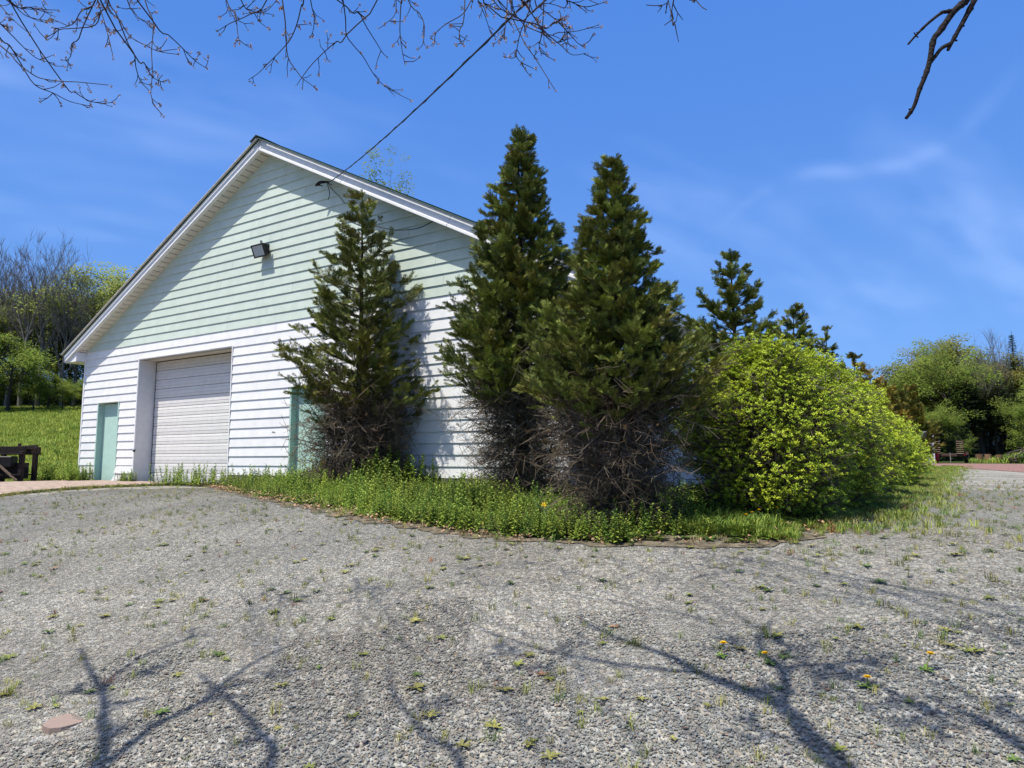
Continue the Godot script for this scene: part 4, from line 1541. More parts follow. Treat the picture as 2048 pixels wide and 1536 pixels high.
	# thin grass where the drive meets the verge, and along the concrete pad
	sow("verge_grass", "thin grass at the edge of the gravel drive", TUFT, M.grass, 5600, func():
		var q := 3.6 - 37.0 * pow(rng.randf(), 1.2)
		var s := 18.85 + absf(rng.randfn()) * 0.48
		return [by_wall(s, q, 0.0), rnd(0.03, 0.12)], func(): return weak.call() if rng.randf() < 0.4 else green(0.9))
	sow("verge_grass", "weeds along the edge of the concrete pad", TUFT, M.grass, 420, func():
		var t := rng.randf()
		return [by_wall(5.3 + absf(rng.randfn()) * 0.12 + 0.4 * t, 0.2 + 5.2 * t, 0.01), rnd(0.03, 0.11)], weak)
	# the hillside field on the left
	sow("field_grass", "long bright grass on the slope left of the barn", TUFT, M.grass, 19000, func():
		var d := 17.0 + 30.0 * pow(rng.randf(), 1.25)
		var x := -d * rnd(0.55, 0.92)
		var w := sq(x, -d)
		if w.x > -0.35 or (w.y > 0.9 and w.x > -3.2 and w.x < 0.8): return null
		return [on(x, -d), rnd(0.12, 0.30)], func(): return shade(Color(0.27, 0.33, 0.055) if rng.randf() < 0.6 else green(1.2), rnd(0.8, 1.15)))

# ---------------------------------------------------------------- single small things
func dandelion(label: String, at: Vector3, stem: float, group := "") -> Node3D:
	var o := thing("dandelion", label, "flower", at, rnd(0, TAU), group)
	var st := Shape.new()
	st.put(ROSE[1], Transform3D(Basis.from_scale(Vector3(0.115, 0.115, 0.115)), Vector3(0, 0.006, 0)), Color(0.12, 0.20, 0.035))
	obj("leaves", st, M.grass, o)
	st = Shape.new()
	var top := Vector3(rnd(-0.02, 0.02), stem, rnd(-0.02, 0.02))
	st.tube([Vector3.ZERO, top * Vector3(0.3, 0.5, 0.3), top], [0.0028, 0.0025, 0.0028], 5, Color(0.24, 0.26, 0.09))
	obj("stem", st, M.grass, o)
	st = Shape.new()
	for ring in 3:
		for i in 14:
			var a := TAU * i / 14 + ring * 0.2
			var d := Vector3(cos(a), 0.15 + 0.45 * ring, sin(a)).normalized()
			kite(st, top, d, 0.021 - 0.004 * ring, 0.008, (Vector3.UP - d * d.y).normalized(), 0.001)
	for i in st.C.size(): st.C[i] = Color(0.80, 0.52, 0.01)
	obj("flower", st, M.grass, o)
	return o

func make_flowers() -> void:
	var i := 0
	for e in [["dandelion alone in the gravel beside the forked shadow", 1.0, -3.52, 0.065], ["dandelion with a broad pale leaf in the gravel by the limb's shadow", 1.19, -3.40, 0.05], ["dandelion on reddish leaves, farthest right in the gravel", 1.80, -3.20, 0.075], ["dandelion low over a spreading clump of leaves in the gravel", 1.49, -3.10, 0.045]]:
		dandelion(e[0], on(e[1], e[2]), e[3])
	var at := [[17.9, 3.4], [18.2, 3.75], [18.5, 3.6], [18.1, 3.1], [18.4, 3.3], [18.65, 3.45], [18.3, 2.9], [18.6, 3.0], [18.8, 3.3], [18.45, 2.6], [18.7, 2.7], [18.25, 2.4], [18.6, 2.2], [18.85, 2.5], [18.5, 1.9], [18.75, 1.8], [18.9, 1.4], [18.6, 1.3], [18.8, 0.9], [18.95, 0.6], [18.7, 0.4], [18.05, 3.6], [18.6, 3.75]]
	var first: Node3D = null
	for e in at:
		var p := by_wall(e[0] + rnd(-0.08, 0.08), e[1] + rnd(-0.08, 0.08))
		var label := "yellow dandelion in the dark grass at the foot of the lime shrub"
		if first == null:
			first = dandelion(label, p, 0.17, "dandelions in the shaded verge")
		else:
			var c := copy(first, label)
			c.position = p
			c.rotation.y = rnd(0, TAU)
			c.scale = Vector3.ONE * rnd(0.75, 1.1)
	# strap-leaved daffodils
	for e in [["yellow daffodil among strap leaves before the second tall arborvitae", 0.80, -7.55, 0.27], ["low yellow daffodil nodding in the grass before the tallest arborvitae", 0.30, -7.05, 0.16]]:
		var o := thing("daffodil", e[0], "flower", on(e[1], e[2]), rnd(0, TAU))
		var st := Shape.new()
		st.put(grass_tuft(22, 0.18, 0.7), Transform3D(Basis.from_scale(Vector3(0.30, 0.30, 0.30)), Vector3.ZERO), Color(0.10, 0.17, 0.07))
		obj("leaves", st, M.grass, o)
		st = Shape.new()
		var h: float = e[3]
		st.tube([Vector3.ZERO, Vector3(0.01, h * 0.6, 0), Vector3(0.03, h, 0.03)], [0.004, 0.004, 0.004], 5, Color(0.16, 0.22, 0.06))
		obj("stem", st, M.grass, o)
		st = Shape.new()
		var c := Vector3(0.03, h, 0.04)
		for k in 6:
			var a := TAU * k / 6
			kite(st, c, Vector3(cos(a), sin(a), 0.35), 0.04, 0.026, Vector3(0, 0, 1), 0.002)
		st.tube([c, c + Vector3(0, 0, 0.03)], [0.010, 0.015], 8, Color.WHITE)
		for j in st.C.size(): st.C[j] = Color(0.85, 0.56, 0.02)
		obj("flower", st, M.grass, o)

func make_flat_stone() -> void:
	var o := thing("flat_stone", "flat pinkish stone slab bedded in the gravel", "stone", on(-2.07, -3.44, -0.006), 0.3)
	var st := Shape.new()
	var n := 13
	var top := []
	var low := []
	for i in n:
		var a := TAU * i / n
		var r := 0.092 * rnd(0.85, 1.1)
		var v := Vector3(cos(a) * r * 1.05, 0, sin(a) * r * 1.15)
		low.append(v + Vector3(0, -0.02, 0))
		top.append(v * 0.94 + Vector3(0, 0.014 + rnd(-0.002, 0.002), 0))
	var c := Color(0.36, 0.27, 0.22)
	for i in n:
		var k := (i + 1) % n
		st.tri(Vector3(0, 0.017, 0), top[i], top[k], Vector3(rnd(-0.05, 0.05), 1, rnd(-0.05, 0.05)).normalized(), c)
		st.quad(low[i], low[k], top[k], top[i], c, ((top[i] + top[k]) as Vector3 * Vector3(1, 0.5, 1)).normalized())
	obj("slab", st, M.stone, o)

func plank(n: String, o: Node3D, a: Vector3, b: Vector3, w: float, t: float, col: Color, roll := 0.0) -> MeshInstance3D:
	var st := Shape.new()
	var bs := frame_to(b - a, roll)
	st.box((a + b) / 2, Vector3(w, (b - a).length(), t), col, bs, minf(w, t) * 0.12)
	return obj(n, st, M.wood, o)

func make_bench() -> void:
	var o := thing("work_bench", "weathered dark timber work bench standing in the grass left of the barn", "bench", on(-12.95, -18.0), 0.12)
	var dark := Color(0.040, 0.031, 0.028)
	var l := 1.6
	var d := 0.75
	var h := 0.84
	for i in 4:
		var z := -d / 2 + d * (i + 0.5) / 4
		plank("top_plank", o, Vector3(-l / 2 + rnd(-0.05, 0.02), h - 0.03 + rnd(0, 0.008), z), Vector3(l / 2 + rnd(-0.03, 0.06), h - 0.03 + rnd(0, 0.008), z), 0.045, d / 4 - 0.012, shade(dark, rnd(0.8, 1.4)))
	for x: float in [-l / 2 + 0.75, l / 2 - 0.09, -l / 2 + 0.09]:
		for z: float in [-d / 2 + 0.07, d / 2 - 0.07]:
			plank("leg", o, Vector3(x, -0.03, z), Vector3(x, h - 0.055, z), 0.115, 0.10, dark)
	for z: float in [-d / 2 + 0.0, d / 2 - 0.0]:
		plank("apron", o, Vector3(-l / 2 + 0.02, h - 0.12, z), Vector3(l / 2 - 0.02, h - 0.12, z), 0.13, 0.035, shade(dark, 1.2))
		plank("lower_rail", o, Vector3(-l / 2 + 0.1, 0.2, z), Vector3(l / 2 - 0.05, 0.2, z), 0.11, 0.035, dark)
	plank("brace", o, Vector3(-0.05, 0.70, d / 2 + 0.035), Vector3(0.70, 0.06, d / 2 + 0.07), 0.10, 0.03, Color(0.24, 0.18, 0.14))
	plank("brace", o, Vector3(-l / 2 - 0.1, 0.85, d / 2 + 0.04), Vector3(-0.12, 0.02, d / 2 + 0.15), 0.10, 0.03, Color(0.42, 0.33, 0.27))
	plank("post", o, Vector3(0.42, h - 0.03, -0.1), Vector3(0.42, h + 0.15, -0.1), 0.07, 0.05, Color(0.10, 0.05, 0.04))
	plank("loose_board", o, Vector3(0.45, h + 0.02, 0.1), Vector3(0.98, h + 0.06, 0.15), 0.03, 0.10, shade(dark, 1.5))
	var st := Shape.new()
	st.box(Vector3(0.22, 0.52, 0.0), Vector3(0.34, 0.28, 0.3), Color(0.03, 0.03, 0.032), Basis.IDENTITY, 0.02)
	obj("motor", st, M.metal, o)
	plank("shelf_board", o, Vector3(-0.1, 0.3, -0.05), Vector3(l / 2 - 0.1, 0.3, -0.05), 0.03, 0.4, shade(dark, 1.2))

func make_trailer() -> void:
	var at := on(31.2, -51.0)
	var o := thing("trailer", "rusty flatbed trailer with two raised slatted ramps parked on red dirt", "trailer", at, -0.52)
	var rust := Color(0.085, 0.048, 0.036)
	var wood := Color(0.30, 0.21, 0.16)
	var st := Shape.new()
	for x: float in [-0.93, 0.93]: st.box(Vector3(x, 0.55, -2.2), Vector3(0.09, 0.15, 4.6), rust, Basis.IDENTITY, 0.01)
	st.box(Vector3(0, 0.55, 0.06), Vector3(1.96, 0.17, 0.1), rust, Basis.IDENTITY, 0.01)
	st.box(Vector3(0, 0.55, -4.5), Vector3(1.96, 0.15, 0.1), rust, Basis.IDENTITY, 0.01)
	for z: float in [-1.0, -2.0, -3.0]: st.box(Vector3(0, 0.52, z), Vector3(1.8, 0.09, 0.07), rust)
	obj("frame", st, M.metal, o)
	for i in 9:
		plank("deck_plank", o, Vector3(-0.80 + 0.2 * i, 0.645, 0.0), Vector3(-0.80 + 0.2 * i, 0.645, -4.45), 0.18, 0.04, shade(wood, rnd(0.5, 0.9)), PI / 2 if false else 0.0)
	for x: float in [-0.70, 0.72]:
		var ramp := Node3D.new()
		ramp.name = "ramp"
		o.add_child(ramp, true)
		ramp.position = Vector3(x, 0.62, 0.14)
		ramp.rotation.x = -0.12
		for s: float in [-0.19, 0.19]: plank("rail", ramp, Vector3(s, -0.05, 0), Vector3(s, 1.0, 0), 0.05, 0.06, rust)
		for k in 7: plank("slat", ramp, Vector3(-0.22, 0.04 + 0.145 * k, 0.045), Vector3(0.22, 0.04 + 0.145 * k, 0.045), 0.085, 0.03, shade(Color(0.55, 0.38, 0.30), rnd(0.8, 1.2)))
	for x: float in [-1.10, 1.10]:
		for z: float in [-1.75, -2.6]:
			var w := Node3D.new()
			w.name = "wheel"
			o.add_child(w, true)
			w.position = Vector3(x, 0.35, z + 1.2)
			var ty := Shape.new()
			ty.tube([Vector3(-0.1, 0, 0), Vector3(-0.09, 0, 0), Vector3(0.09, 0, 0), Vector3(0.1, 0, 0)], [0.30, 0.35, 0.35, 0.30], 18, Color(0.02, 0.02, 0.021), true)
			obj("tyre", ty, M.black, w)
			var rim := Shape.new()
			rim.tube([Vector3(-0.105, 0, 0), Vector3(0.105, 0, 0)], [0.18, 0.18], 14, Color(0.35, 0.33, 0.31), true)
			obj("rim", rim, M.metal, w)
		st = Shape.new()
		st.box(Vector3(x, 0.76, -0.95), Vector3(0.26, 0.03, 1.75), rust, Basis.IDENTITY, 0.01)
		for z: float in [-0.09, -1.81]: st.box(Vector3(x, 0.66, z), Vector3(0.26, 0.2, 0.03), shade(rust, 1.2), Basis.IDENTITY, 0.01)
		obj("fender", st, M.metal, o)
		st = Shape.new()
		st.box(Vector3(x * 0.86, 0.56, 0.125), Vector3(0.12, 0.09, 0.03), Color(0.35, 0.02, 0.015), Basis.IDENTITY, 0.01)
		obj("tail_light", st, M.plain, o)
	plank("jack", o, Vector3(0.1, 0.0, 0.17), Vector3(0.1, 0.72, 0.14), 0.06, 0.06, Color(0.30, 0.28, 0.26))
	plank("licence_bracket", o, Vector3(0.25, 0.42, 0.13), Vector3(0.45, 0.42, 0.13), 0.12, 0.01, Color(0.05, 0.05, 0.05))
	st = Shape.new()
	st.tube([Vector3(0, 0.55, -4.5), Vector3(0, 0.55, -5.9)], [0.06, 0.05], 6, rust, true)
	obj("tongue", st, M.metal, o)
	# neighbours of the trailer
	var r := thing("tool_chest", "red metal chest with a white stripe beside the trailer", "chest", on(29.1, -49.6), -0.5)
	st = Shape.new()
	st.box(Vector3(0, 0.36, 0), Vector3(0.95, 0.55, 0.6), Color(0.32, 0.018, 0.022), Basis.IDENTITY, 0.04)
	obj("body", st, M.metal, r)
	st = Shape.new()
	st.box(Vector3(0, 0.66, 0), Vector3(0.97, 0.06, 0.62), Color(0.22, 0.014, 0.016), Basis.IDENTITY, 0.02)
	obj("lid", st, M.metal, r)
	st = Shape.new()
	st.box(Vector3(-0.05, 0.28, 0.303), Vector3(0.42, 0.07, 0.008), Color(0.75, 0.75, 0.75), Basis(Vector3(0, 0, 1), -0.45))
	obj("stripe", st, M.plain, r)
	st = Shape.new()
	for x: float in [-0.38, 0.38]: st.box(Vector3(x, 0.04, 0), Vector3(0.08, 0.1, 0.5), Color(0.03, 0.03, 0.03))
	obj("skid", st, M.black, r)
	var sh := thing("metal_shed", "grey corrugated metal shed half hidden behind the last shrub", "shed", on(26.75, -49.5), -0.42)
	st = Shape.new()
	var gr := Color(0.33, 0.35, 0.39)
	for k in 24:
		var x0 := -2.0 + k / 6.0
		for e in [[0.0, 0.0, 0.06, 0.03], [0.06, 0.03, 0.107, 0.03], [0.107, 0.03, 0.1667, 0.0]]:
			st.quad(Vector3(x0 + e[0], 0, 1.5 + e[1]), Vector3(x0 + e[2], 0, 1.5 + e[3]), Vector3(x0 + e[2], 2.35, 1.5 + e[3]), Vector3(x0 + e[0], 2.35, 1.5 + e[1]), gr, Vector3(-(e[3] - e[1]), 0, e[2] - e[0]).normalized())
	obj("front_wall", st, M.metal, sh)
	st = Shape.new()
	for x: float in [-1.97, 1.97]: st.box(Vector3(x, 1.17, 0), Vector3(0.06, 2.34, 2.98), shade(gr, 0.8))
	obj("side_wall", st, M.metal, sh)
	st = Shape.new()
	st.box(Vector3(0, 2.43, 0), Vector3(4.2, 0.07, 3.3), shade(gr, 0.9), Basis(Vector3(1, 0, 0), 0.03), 0.01)
	obj("roof", st, M.metal, sh)
	for x: float in [-2.0, 2.02]:
		st = Shape.new()
		st.box(Vector3(x, 1.17, 1.53), Vector3(0.09, 2.36, 0.09), Color(0.6, 0.62, 0.66), Basis.IDENTITY, 0.01)
		obj("corner_trim", st, M.metal, sh)

func make_logs() -> void:
	var spots := [["upright cut log beside the trailer, left of its bright neighbour", 33.6, -51.3, 0.25, 0.62, 0.8], ["bright orange upright cut log standing close against another log", 34.15, -51.2, 0.21, 0.62, 1.3], ["upright cut log standing alone by the brush pile", 35.5, -52.0, 0.22, 0.58, 1.0]]
	for e in spots:
		var o := thing("log_stump", e[0], "log", on(e[1], e[2]), rnd(0, TAU), "upright cut logs")
		var p := []
		var r := []
		for k in 6:
			p.append(Vector3(0, -0.05 + (e[4] + 0.05) * k / 5.0, 0))
			r.append(e[3] * rnd(0.95, 1.06))
		var st := Shape.new()
		st.tube(p, r, 14, shade(Color(0.34, 0.20, 0.12), e[5]))
		obj("bark", st, M.bark, o)
		st = Shape.new()
		st.tube([Vector3(0, e[4] - 0.004, 0), Vector3(0, e[4] + 0.006, 0)], [e[3] * 0.96, e[3] * 0.95], 14, Color(0.42, 0.24, 0.12), true)
		obj("cut_face", st, M.wood, o)
	var o := thing("brush_pile", "heap of dead branches and logs at the edge of the woods", "brush pile", on(37.6, -51.0), 0.0)
	for i in 90:
		var st := Shape.new()
		var f := rng.randf()
		var x := rnd(-2.6, 2.6)
		var top := 1.25 * (1.0 - pow(absf(x) / 2.7, 1.6))
		var y := rnd(0.05, 1.0) * maxf(top, 0.1)
		var d := Vector3(rnd(-1, 1), rnd(-0.35, 0.35), rnd(-1, 1)).normalized() * rnd(0.35, 0.8)
		var c := Vector3(x, maxf(y, absf(d.y) + 0.04), rnd(-0.8, 0.8))
		st.tube([c - d, c + Vector3(0, rnd(-0.04, 0.04), 0), c + d], [rnd(0.03, 0.09), rnd(0.03, 0.09), rnd(0.02, 0.06)], 6, shade(Color(0.15, 0.115, 0.095), rnd(0.5, 1.5)), true)
		obj("stick", st, M.bark, o)

# ---------------------------------------------------------------- woods
func far(a: float, d: float) -> Vector3:
	return on(a * d, -d)

func make_woods() -> void:
	var bark := Color(0.095, 0.08, 0.068)
	var grey := Color(0.29, 0.265, 0.24)
	var spring := [Color(0.31, 0.37, 0.095), Color(0.36, 0.40, 0.11), Color(0.25, 0.32, 0.085)]
	var deep := [Color(0.25, 0.285, 0.085), Color(0.30, 0.32, 0.10), Color(0.18, 0.22, 0.07)]
	var bright := [Color(0.21, 0.29, 0.055), Color(0.26, 0.32, 0.065), Color(0.155, 0.23, 0.05)]
	var olive := [Color(0.22, 0.235, 0.06), Color(0.27, 0.235, 0.07), Color(0.17, 0.21, 0.055)]
	var left := "trees on the slope left of the barn"
	var right := "trees at the far end of the drive"
	# --- left slope
	var bare := wood_tree("bare_tree", "tall leafless grey tree standing highest on the left slope", far(-0.672, 47.5), 12.8, grey, [], 4, 0, 0, 0.46, 0.55, left, 0.62, 0.9)
	var leafy := wood_tree("leafy_tree", "spring green tree right of the tall leafless tree on the slope", far(-0.60, 51.0), 10.2, bark, spring, 3, 1.0, 0.62, 0.7, 0.35, left)
	var dim := wood_tree("leafy_tree", "olive tree with upright twigs whose top meets the barn's left rake", far(-0.525, 52.0), 10.8, bark, deep, 3, 1.0, 0.6, 0.5, 0.7, left)
	var bush := wood_tree("leafy_tree", "bright young tree at the left edge of the woods", far(-0.712, 43.0), 5.0, bark, bright, 3, 0.85, 0.45, 0.8, 0.3, left, 0.5)
	put_copy(bare, "slim leafless tree between the tall bare tree and the green crown", far(-0.62, 49.0), 2.0, 0.80)
	put_copy(bare, "leafless tree at the far left, half out of view", far(-0.735, 49.0), 4.0, 0.95)
	put_copy(bare, "leafless tree with crossing trunks, just left of the tallest", far(-0.695, 46.5), 5.1, 0.85)
	for e in [[-0.637, 47.0, 3.3, 0.66, "bare trunk leaning right of the tallest leafless tree"], [-0.715, 48.0, 1.7, 0.78, "bare tree behind the bright young tree"]]:
		put_copy(bare, e[4], far(e[0], e[1]), e[2], e[3])
	for e in [[-0.645, 55, 1.0, 0.84, "broad green tree behind the tall leafless tree"], [-0.70, 53, 3.0, 0.80, "green tree behind the bright young tree on the left"], [-0.555, 56, 4.0, 0.98, "green tree rising behind the rake of the barn"], [-0.765, 50, 2.0, 0.9, "green tree beyond the left edge of the field"], [-0.49, 56, 5.0, 1.0, "green tree hidden low behind the barn roof"], [-0.82, 48, 1.1, 0.95, "green tree past the left end of the field, nearer"], [-0.90, 51, 3.7, 1.0, "green tree far out beyond the field on the left"], [-0.99, 48, 0.2, 0.9, "green tree at the outer end of the left woods"]]:
		put_copy(leafy, e[4], far(e[0], e[1]), e[2], e[3])
	for e in [[-0.62, 52, 1.0, 0.62, "olive tree low in the woods below the green crown"], [-0.68, 51, 3.0, 0.60, "olive tree beside the bright young tree"], [-0.56, 50, 4.2, 0.70, "olive tree close against the barn's eave"], [-0.74, 48, 2.5, 0.70, "olive tree at the far left of the woods"]]:
		put_copy(dim, e[4], far(e[0], e[1]), e[2], e[3])
	for e in [[-0.675, 43.6, 2.0, 0.42, "low bright shrub before the dark woods, midway up the left"], [-0.635, 44.2, 4.0, 0.36, "small yellow-green shrub at the foot of the bare trunks"], [-0.60, 45, 1.0, 0.38, "small shrub at the top of the field by the barn's corner"], [-0.735, 44, 5.0, 0.6, "bright shrub at the far left of the field's top edge"], [-0.655, 46, 0.5, 0.55, "green sapling between the bare trunks"]]:
		put_copy(bush, e[4], far(e[0], e[1]), e[2], e[3])
	wood_tree("leafy_tree", "pale young treetop just above the barn's right rake", far(-0.168, 44.0), 17.0, bark, [Color(0.17, 0.24, 0.05), Color(0.2, 0.26, 0.06)], 3, 0.3, 0.5, 0.35, 0.8, left, 0.62, 0.45)
	sow("undergrowth", "dark undergrowth filling the woods on the left slope", CLUMP, M.far_leaf, 5600, func():
		var d := rnd(48.0, 62.0)
		var p := far(-rnd(0.44, 1.08), d)
		return [p + Vector3(0, pow(rng.randf(), 1.3) * 8.0, 0), rnd(0.4, 0.8)], func(): return shade(deep[rng.randi() % 3] if rng.randf() < 0.6 else spring[rng.randi() % 3], rnd(0.75, 1.2)))
	# --- right woods
	var maple := wood_tree("leafy_tree", "bright green spreading tree above the parked trailer", far(0.632, 66.0), 11.8, bark, bright, 3, 1.0, 0.72, 0.85, 0.25, right, 0.6, 0.95)
	var soft := wood_tree("leafy_tree", "olive spring tree left of the bright green one, far woods", far(0.560, 76.0), 10.8, bark, olive, 3, 1.0, 0.7, 0.6, 0.5, right)
	var bare_r := wood_tree("bare_tree", "leafless grey tree standing right of the bright green tree", far(0.662, 70.0), 13.2, grey, [], 4, 0, 0, 0.40, 0.7, right, 0.6, 0.8)
	put_copy(bare_r, "second leafless tree, beside the spired conifer at the right", far(0.682, 72.0), 2.0, 0.98)
	put_copy(bare_r, "thin leafless treetop above the last arborvitae", far(0.478, 84.0), 1.0, 0.98)
	put_copy(bare_r, "lone thin leafless tree rising from the gap in the woods", far(0.503, 84.0), 3.0, 0.95)
	for e in [[0.53, 80, 1.0, 0.92, "olive tree low in the gap of the far woods"], [0.592, 74, 2.0, 1.12, "orange-tinged tree behind the bright green one"], [0.505, 82, 3.0, 0.86, "olive tree behind the brown arborvitae"], [0.618, 78, 4.0, 1.18, "olive tree rising behind the bright green tree"], [0.70, 76, 5.0, 1.08, "dull green tree at the right edge of the woods"], [0.735, 74, 0.3, 1.05, "dull green tree beyond the right edge"], [0.672, 80, 1.4, 1.0, "dull green tree behind the leafless pair"], [0.48, 86, 0.9, 0.85, "olive tree seen over the row of shrubs"], [0.455, 88, 2.2, 0.8, "olive tree behind the arborvitae row"], [0.575, 70, 3.4, 0.7, "small olive tree low behind the shed"], [0.545, 79, 2.6, 0.95, "olive tree crowded against the orange-tinged one"], [0.578, 78, 5.2, 1.02, "olive tree left of the orange-tinged one, farther off"], [0.61, 72, 0.4, 0.85, "low olive tree showing under the bright green crown"], [0.515, 78, 4.4, 0.72, "low olive tree above the fourth shrub"], [0.56, 72, 1.9, 0.62, "small olive tree just above the last shrubs"], [0.65, 75, 3.9, 0.95, "olive tree between the bright green tree and the leafless pair"]]:
		put_copy(soft, e[4], far(e[0], e[1]), e[2], e[3])
	put_copy(maple, "bright low tree leaning in from the right edge", far(0.728, 60.0), 2.0, 0.55)
	put_copy(maple, "green tree beyond the right edge of the woods", far(0.80, 64.0), 1.0, 0.9)
	put_copy(maple, "small bright tree close behind the metal shed", far(0.588, 62.0), 4.0, 0.5)
	var fir := spruce("dark green spruce standing behind the trailer", far(0.615, 62.0), 4.8, 1.4, 0.05, Color(0.075, 0.12, 0.035), right)
	put_copy(fir, "dark spruce partly behind the bright tree and the trailer", far(0.636, 63.0), 2.0, 0.85)
	spruce("thin conifer spire standing above the right woods", far(0.713, 74.0), 13.6, 1.1, 0.5, Color(0.09, 0.12, 0.06), right)
	var pine := spruce("dark straight pine trunk nearest the bright tree", far(0.640, 67.0), 8.6, 2.6, 0.42, Color(0.05, 0.075, 0.028), "dark pines at the right", "pine_tree")
	var n := 0
	for e in [[0.648, 69.0], [0.655, 67.5], [0.661, 71.0], [0.667, 68.2], [0.673, 70.0], [0.680, 67.0], [0.687, 69.2], [0.693, 72.0], [0.700, 68.0], [0.707, 70.5], [0.714, 67.4], [0.722, 69.5], [0.731, 68.2], [0.745, 70.0], [0.76, 68.5]]:
		put_copy(pine, "dark straight pine in the shaded stand at the end of the drive", far(e[0], e[1]), n * 1.3, rnd(0.75, 0.95))
		n += 1
	sow("undergrowth", "dark undergrowth deep in the far right woods", CLUMP, M.far_leaf, 4200, func():
		var d := rnd(74.0, 90.0)
		var p := far(rnd(0.40, 0.90), d)
		return [p + Vector3(0, pow(rng.randf(), 1.3) * 7.0, 0), rnd(0.6, 1.2)], func(): return shade(deep[rng.randi() % 3], rnd(0.5, 1.0)))
	sow("field_grass", "tall grass before the dark pines", TUFT, M.grass, 2600, func():
		var d := rnd(50.0, 66.0)
		var p := far(rnd(0.60, 0.86), d)
		if sq(p.x, p.z).x < 20.0: return null
		return [p, rnd(0.2, 0.5) * (1.0 + 1.3 * smoothstep(0.66, 0.72, p.x / d))], func(): return green(1.0))

# ---------------------------------------------------------------- everything
func _ready() -> void:
	rng.seed = 20240507
	make_sky()
	make_materials()
	make_pieces()
	var lot := PackedVector2Array([Vector2(4.4, 0.0), Vector2(4.4, 5.5), Vector2(-9, 8), Vector2(-9, 34), Vector2(60, 34), Vector2(60, -9), Vector2(34, -14.5), Vector2(21.8, -20.6), Vector2(18.6, -33.5), Vector2(17.0, -33.5), Vector2(17.0, 0.0)])
	var bed := PackedVector2Array([Vector2(4.9, 0.15), Vector2(7.6, 1.2), Vector2(10.2, 2.55), Vector2(12.4, 3.5), Vector2(14.6, 4.25), Vector2(15.8, 4.5), Vector2(16.8, 4.65), Vector2(17.7, 4.6), Vector2(18.3, 4.45), Vector2(18.9, 4.25), Vector2(19.35, 3.3), Vector2(19.2, 0.5), Vector2(19.0, -6.0), Vector2(18.9, -19.0), Vector2(18.8, -33.4), Vector2(14.95, -33.4), Vector2(14.95, 0.0), Vector2(4.9, 0.0)])
	var pad := PackedVector2Array([Vector2(0.55, 0.02), Vector2(5.3, 0.02), Vector2(5.7, 5.4), Vector2(6.0, 9.0), Vector2(0.3, 9.0)])
	tag(sheet("ground", PackedVector2Array([Vector2(-420, -420), Vector2(420, -420), Vector2(420, 120), Vector2(-420, 120)]), 10.0, -0.16, Color(0.10, 0.115, 0.05), M.soil, false), "", "", "", "structure")
	tag(sheet("field", PackedVector2Array([Vector2(-60, -90), Vector2(-3, -90), Vector2(0.4, -24), Vector2(0.55, 0.02), Vector2(0.3, 9), Vector2(-60, 9)]), 2.0, -0.012, Color(0.20, 0.25, 0.05), M.soil), "", "", "", "structure")
	tag(sheet("meadow", PackedVector2Array([Vector2(10, -32), Vector2(70, -8), Vector2(120, -20), Vector2(120, -110), Vector2(10, -110)]), 2.0, -0.02, Color(0.13, 0.17, 0.04), M.soil), "", "", "", "structure")
	tag(sheet("gravel_lot", lot, 0.5, 0.0, Color(0.54, 0.55, 0.495), M.gravel), "", "", "", "structure")
	tag(sheet("dirt_road", PackedVector2Array([Vector2(16.5, -33.0), Vector2(18.6, -33.0), Vector2(21.8, -20.2), Vector2(34, -14.2), Vector2(60, -8.6), Vector2(74, -24), Vector2(47, -41), Vector2(31, -45.5), Vector2(16.5, -46)]), 1.0, 0.012, Color(0.50, 0.29, 0.24), M.soil), "", "", "", "structure")
	tag(sheet("planting_bed", ragged(bed), 0.5, 0.008, Color(0.27, 0.225, 0.155), M.soil), "", "", "", "structure")
	var slab := sheet("concrete_pad", pad, 0.5, 0.045, Color(0.50, 0.385, 0.315), M.concrete)
	tag(slab, "", "", "", "structure")
	var rim := Shape.new()
	for i in [1, 2]:
		for k in 8:
			var a := pad[i].lerp(pad[i + 1], k / 8.0)
			var b := pad[i].lerp(pad[i + 1], (k + 1) / 8.0)
			rim.quad(by_wall(a.x, a.y, 0.045), by_wall(b.x, b.y, 0.045), by_wall(b.x, b.y, -0.1), by_wall(a.x, a.y, -0.1), Color(0.3, 0.23, 0.19), ALONG)
	obj("pad_edge", rim, M.concrete, slab)
	make_barn()
	make_wires()
	make_greens()
	make_woods()
	make_overhead_trees()
	make_stones(lot, bed, pad)
	make_cover(lot, bed, pad)
	make_bench()
	make_trailer()
	make_logs()
	make_flowers()
	make_flat_stone()

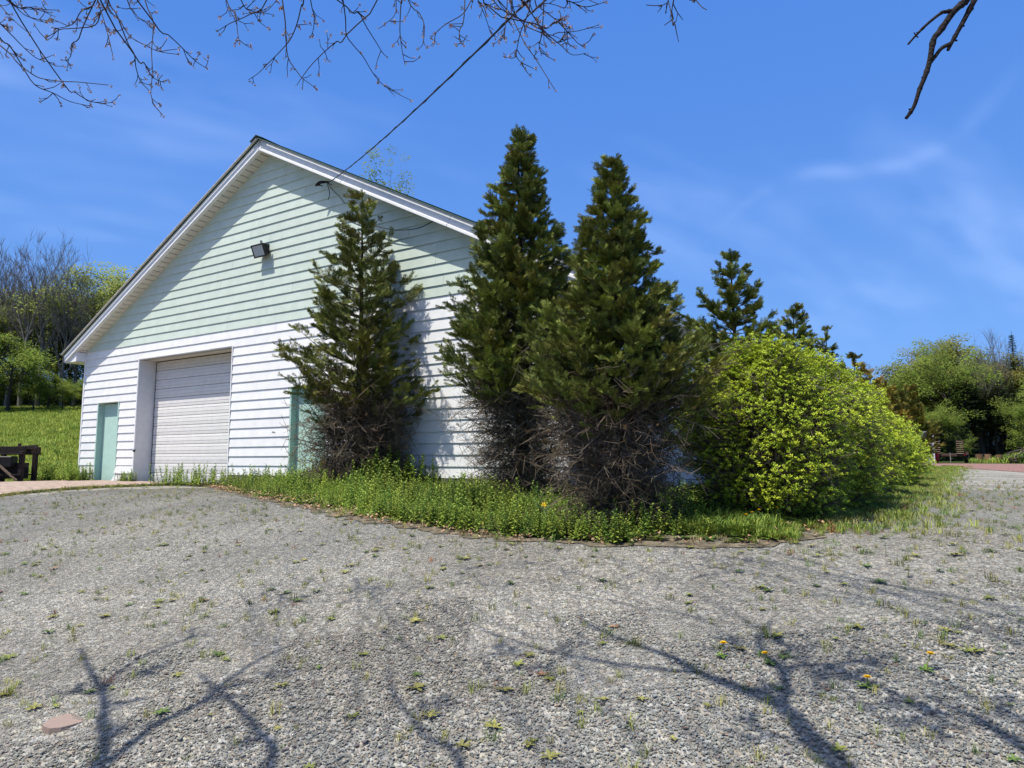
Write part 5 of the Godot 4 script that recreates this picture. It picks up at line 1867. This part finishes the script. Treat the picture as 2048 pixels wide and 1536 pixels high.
func make_greens() -> void:
	# three arborvitae before the gable, then the row along the side wall
	cedar("thin arborvitae close to the wall, its trunk showing through", by_wall(11.05, 0.75), 5.5, [[0.0, 1.12], [0.12, 1.16], [0.3, 1.16], [0.46, 1.12], [0.62, 0.92], [0.78, 0.62], [0.9, 0.33], [1.0, 0.05]], 0.27, 165, 0.74, 1900, {"girth": 0.10, "spray": 0.135, "dry": 0.05, "tint": Color(1.0, 0.94, 1.0)})
	cedar("tallest dense arborvitae, between the thin one and its neighbour", by_wall(15.15, 1.80), 5.12, [[0.0, 0.72], [0.12, 0.80], [0.2, 0.88], [0.32, 0.98], [0.45, 0.90], [0.6, 0.70], [0.75, 0.45], [0.88, 0.22], [1.0, 0.03]], 0.29, 340, 1.0, 2600, {"girth": 0.12, "spray": 0.11, "dry": 0.05})
	cedar("second tall dense arborvitae, beside the lime shrub", by_wall(17.42, 3.78), 3.52, [[0.0, 0.60], [0.12, 0.66], [0.22, 0.74], [0.32, 0.78], [0.45, 0.72], [0.58, 0.56], [0.72, 0.36], [0.86, 0.17], [1.0, 0.02]], 0.30, 330, 1.0, 2600, {"girth": 0.09, "spray": 0.085, "dry": 0.10})
	var rows := [[0.0, 0.6], [0.2, 0.8], [0.35, 0.8], [0.5, 0.68], [0.65, 0.5], [0.8, 0.29], [0.92, 0.13], [1.0, 0.025]]
	var fat := rows.map(func(r): return [r[0], r[1] * 1.25])
	cedar("arborvitae rising behind the first lime shrub", by_wall(17.25, -0.9), 3.72, fat, 0.2, 165, 1.0, 60, {"spray": 0.115})
	cedar("arborvitae second in the row behind the lime shrubs", by_wall(17.05, -6.4), 3.95, fat, 0.2, 140, 1.0, 20, {"spray": 0.13})
	cedar("slender arborvitae with a thin open spire", by_wall(17.0, -11.0), 4.1, [[0.0, 0.7], [0.3, 0.75], [0.55, 0.5], [0.75, 0.26], [0.9, 0.12], [1.0, 0.025]], 0.15, 75, 0.9, 10, {"spray": 0.14})
	var brown := Color(1.45, 1.0, 0.8)
	cedar("bronze-tinged arborvitae behind the second lime shrub", by_wall(17.1, -15.9), 3.9, fat, 0.12, 62, 1.0, 0, {"spray": 0.2, "tint": Color(1.3, 0.98, 0.8)})
	cedar("broad brown arborvitae in the middle of the row", by_wall(17.1, -20.0), 3.75, fat, 0.1, 58, 1.0, 0, {"spray": 0.22, "tint": brown})
	cedar("brown arborvitae past the middle of the row", by_wall(17.1, -25.5), 3.9, fat, 0.08, 52, 1.0, 0, {"spray": 0.24, "tint": brown})
	cedar("last brown arborvitae, nearest the metal shed", by_wall(17.5, -32.0), 4.2, fat, 0.06, 48, 1.0, 0, {"spray": 0.27, "tint": Color(1.25, 1.0, 0.8)})
	# lime shrubs
	shrub("broadest lime green shrub, right of the dense arborvitae", by_wall(18.5, 2.65), 1.56, 0.74, 0.80, 560, 40, 0.046)
	shrub("lime shrub just behind the broadest one", by_wall(18.65, 1.35), 1.56, 0.74, 0.85, 480, 38, 0.052)
	shrub("lime shrub third along the drive, the tallest of them", by_wall(18.45, -0.4), 1.66, 0.78, 0.90, 380, 34, 0.06)
	shrub("lime shrub fourth along the drive", by_wall(18.4, -2.9), 1.55, 0.80, 1.1, 320, 32, 0.07)
	shrub("lime shrub fifth along the drive", by_wall(18.35, -6.4), 1.36, 0.80, 1.3, 260, 28, 0.085)
	shrub("lime shrub sixth along the drive", by_wall(18.15, -10.5), 1.22, 0.74, 1.4, 220, 26, 0.10)
	shrub("lime shrub seventh along the drive", by_wall(17.8, -16.5), 1.1, 0.72, 1.7, 190, 24, 0.12)
	shrub("last lime shrub, before the metal shed", by_wall(17.1, -25.5), 1.35, 0.62, 1.5, 150, 22, 0.14, Color(0.85, 0.98, 1.0))
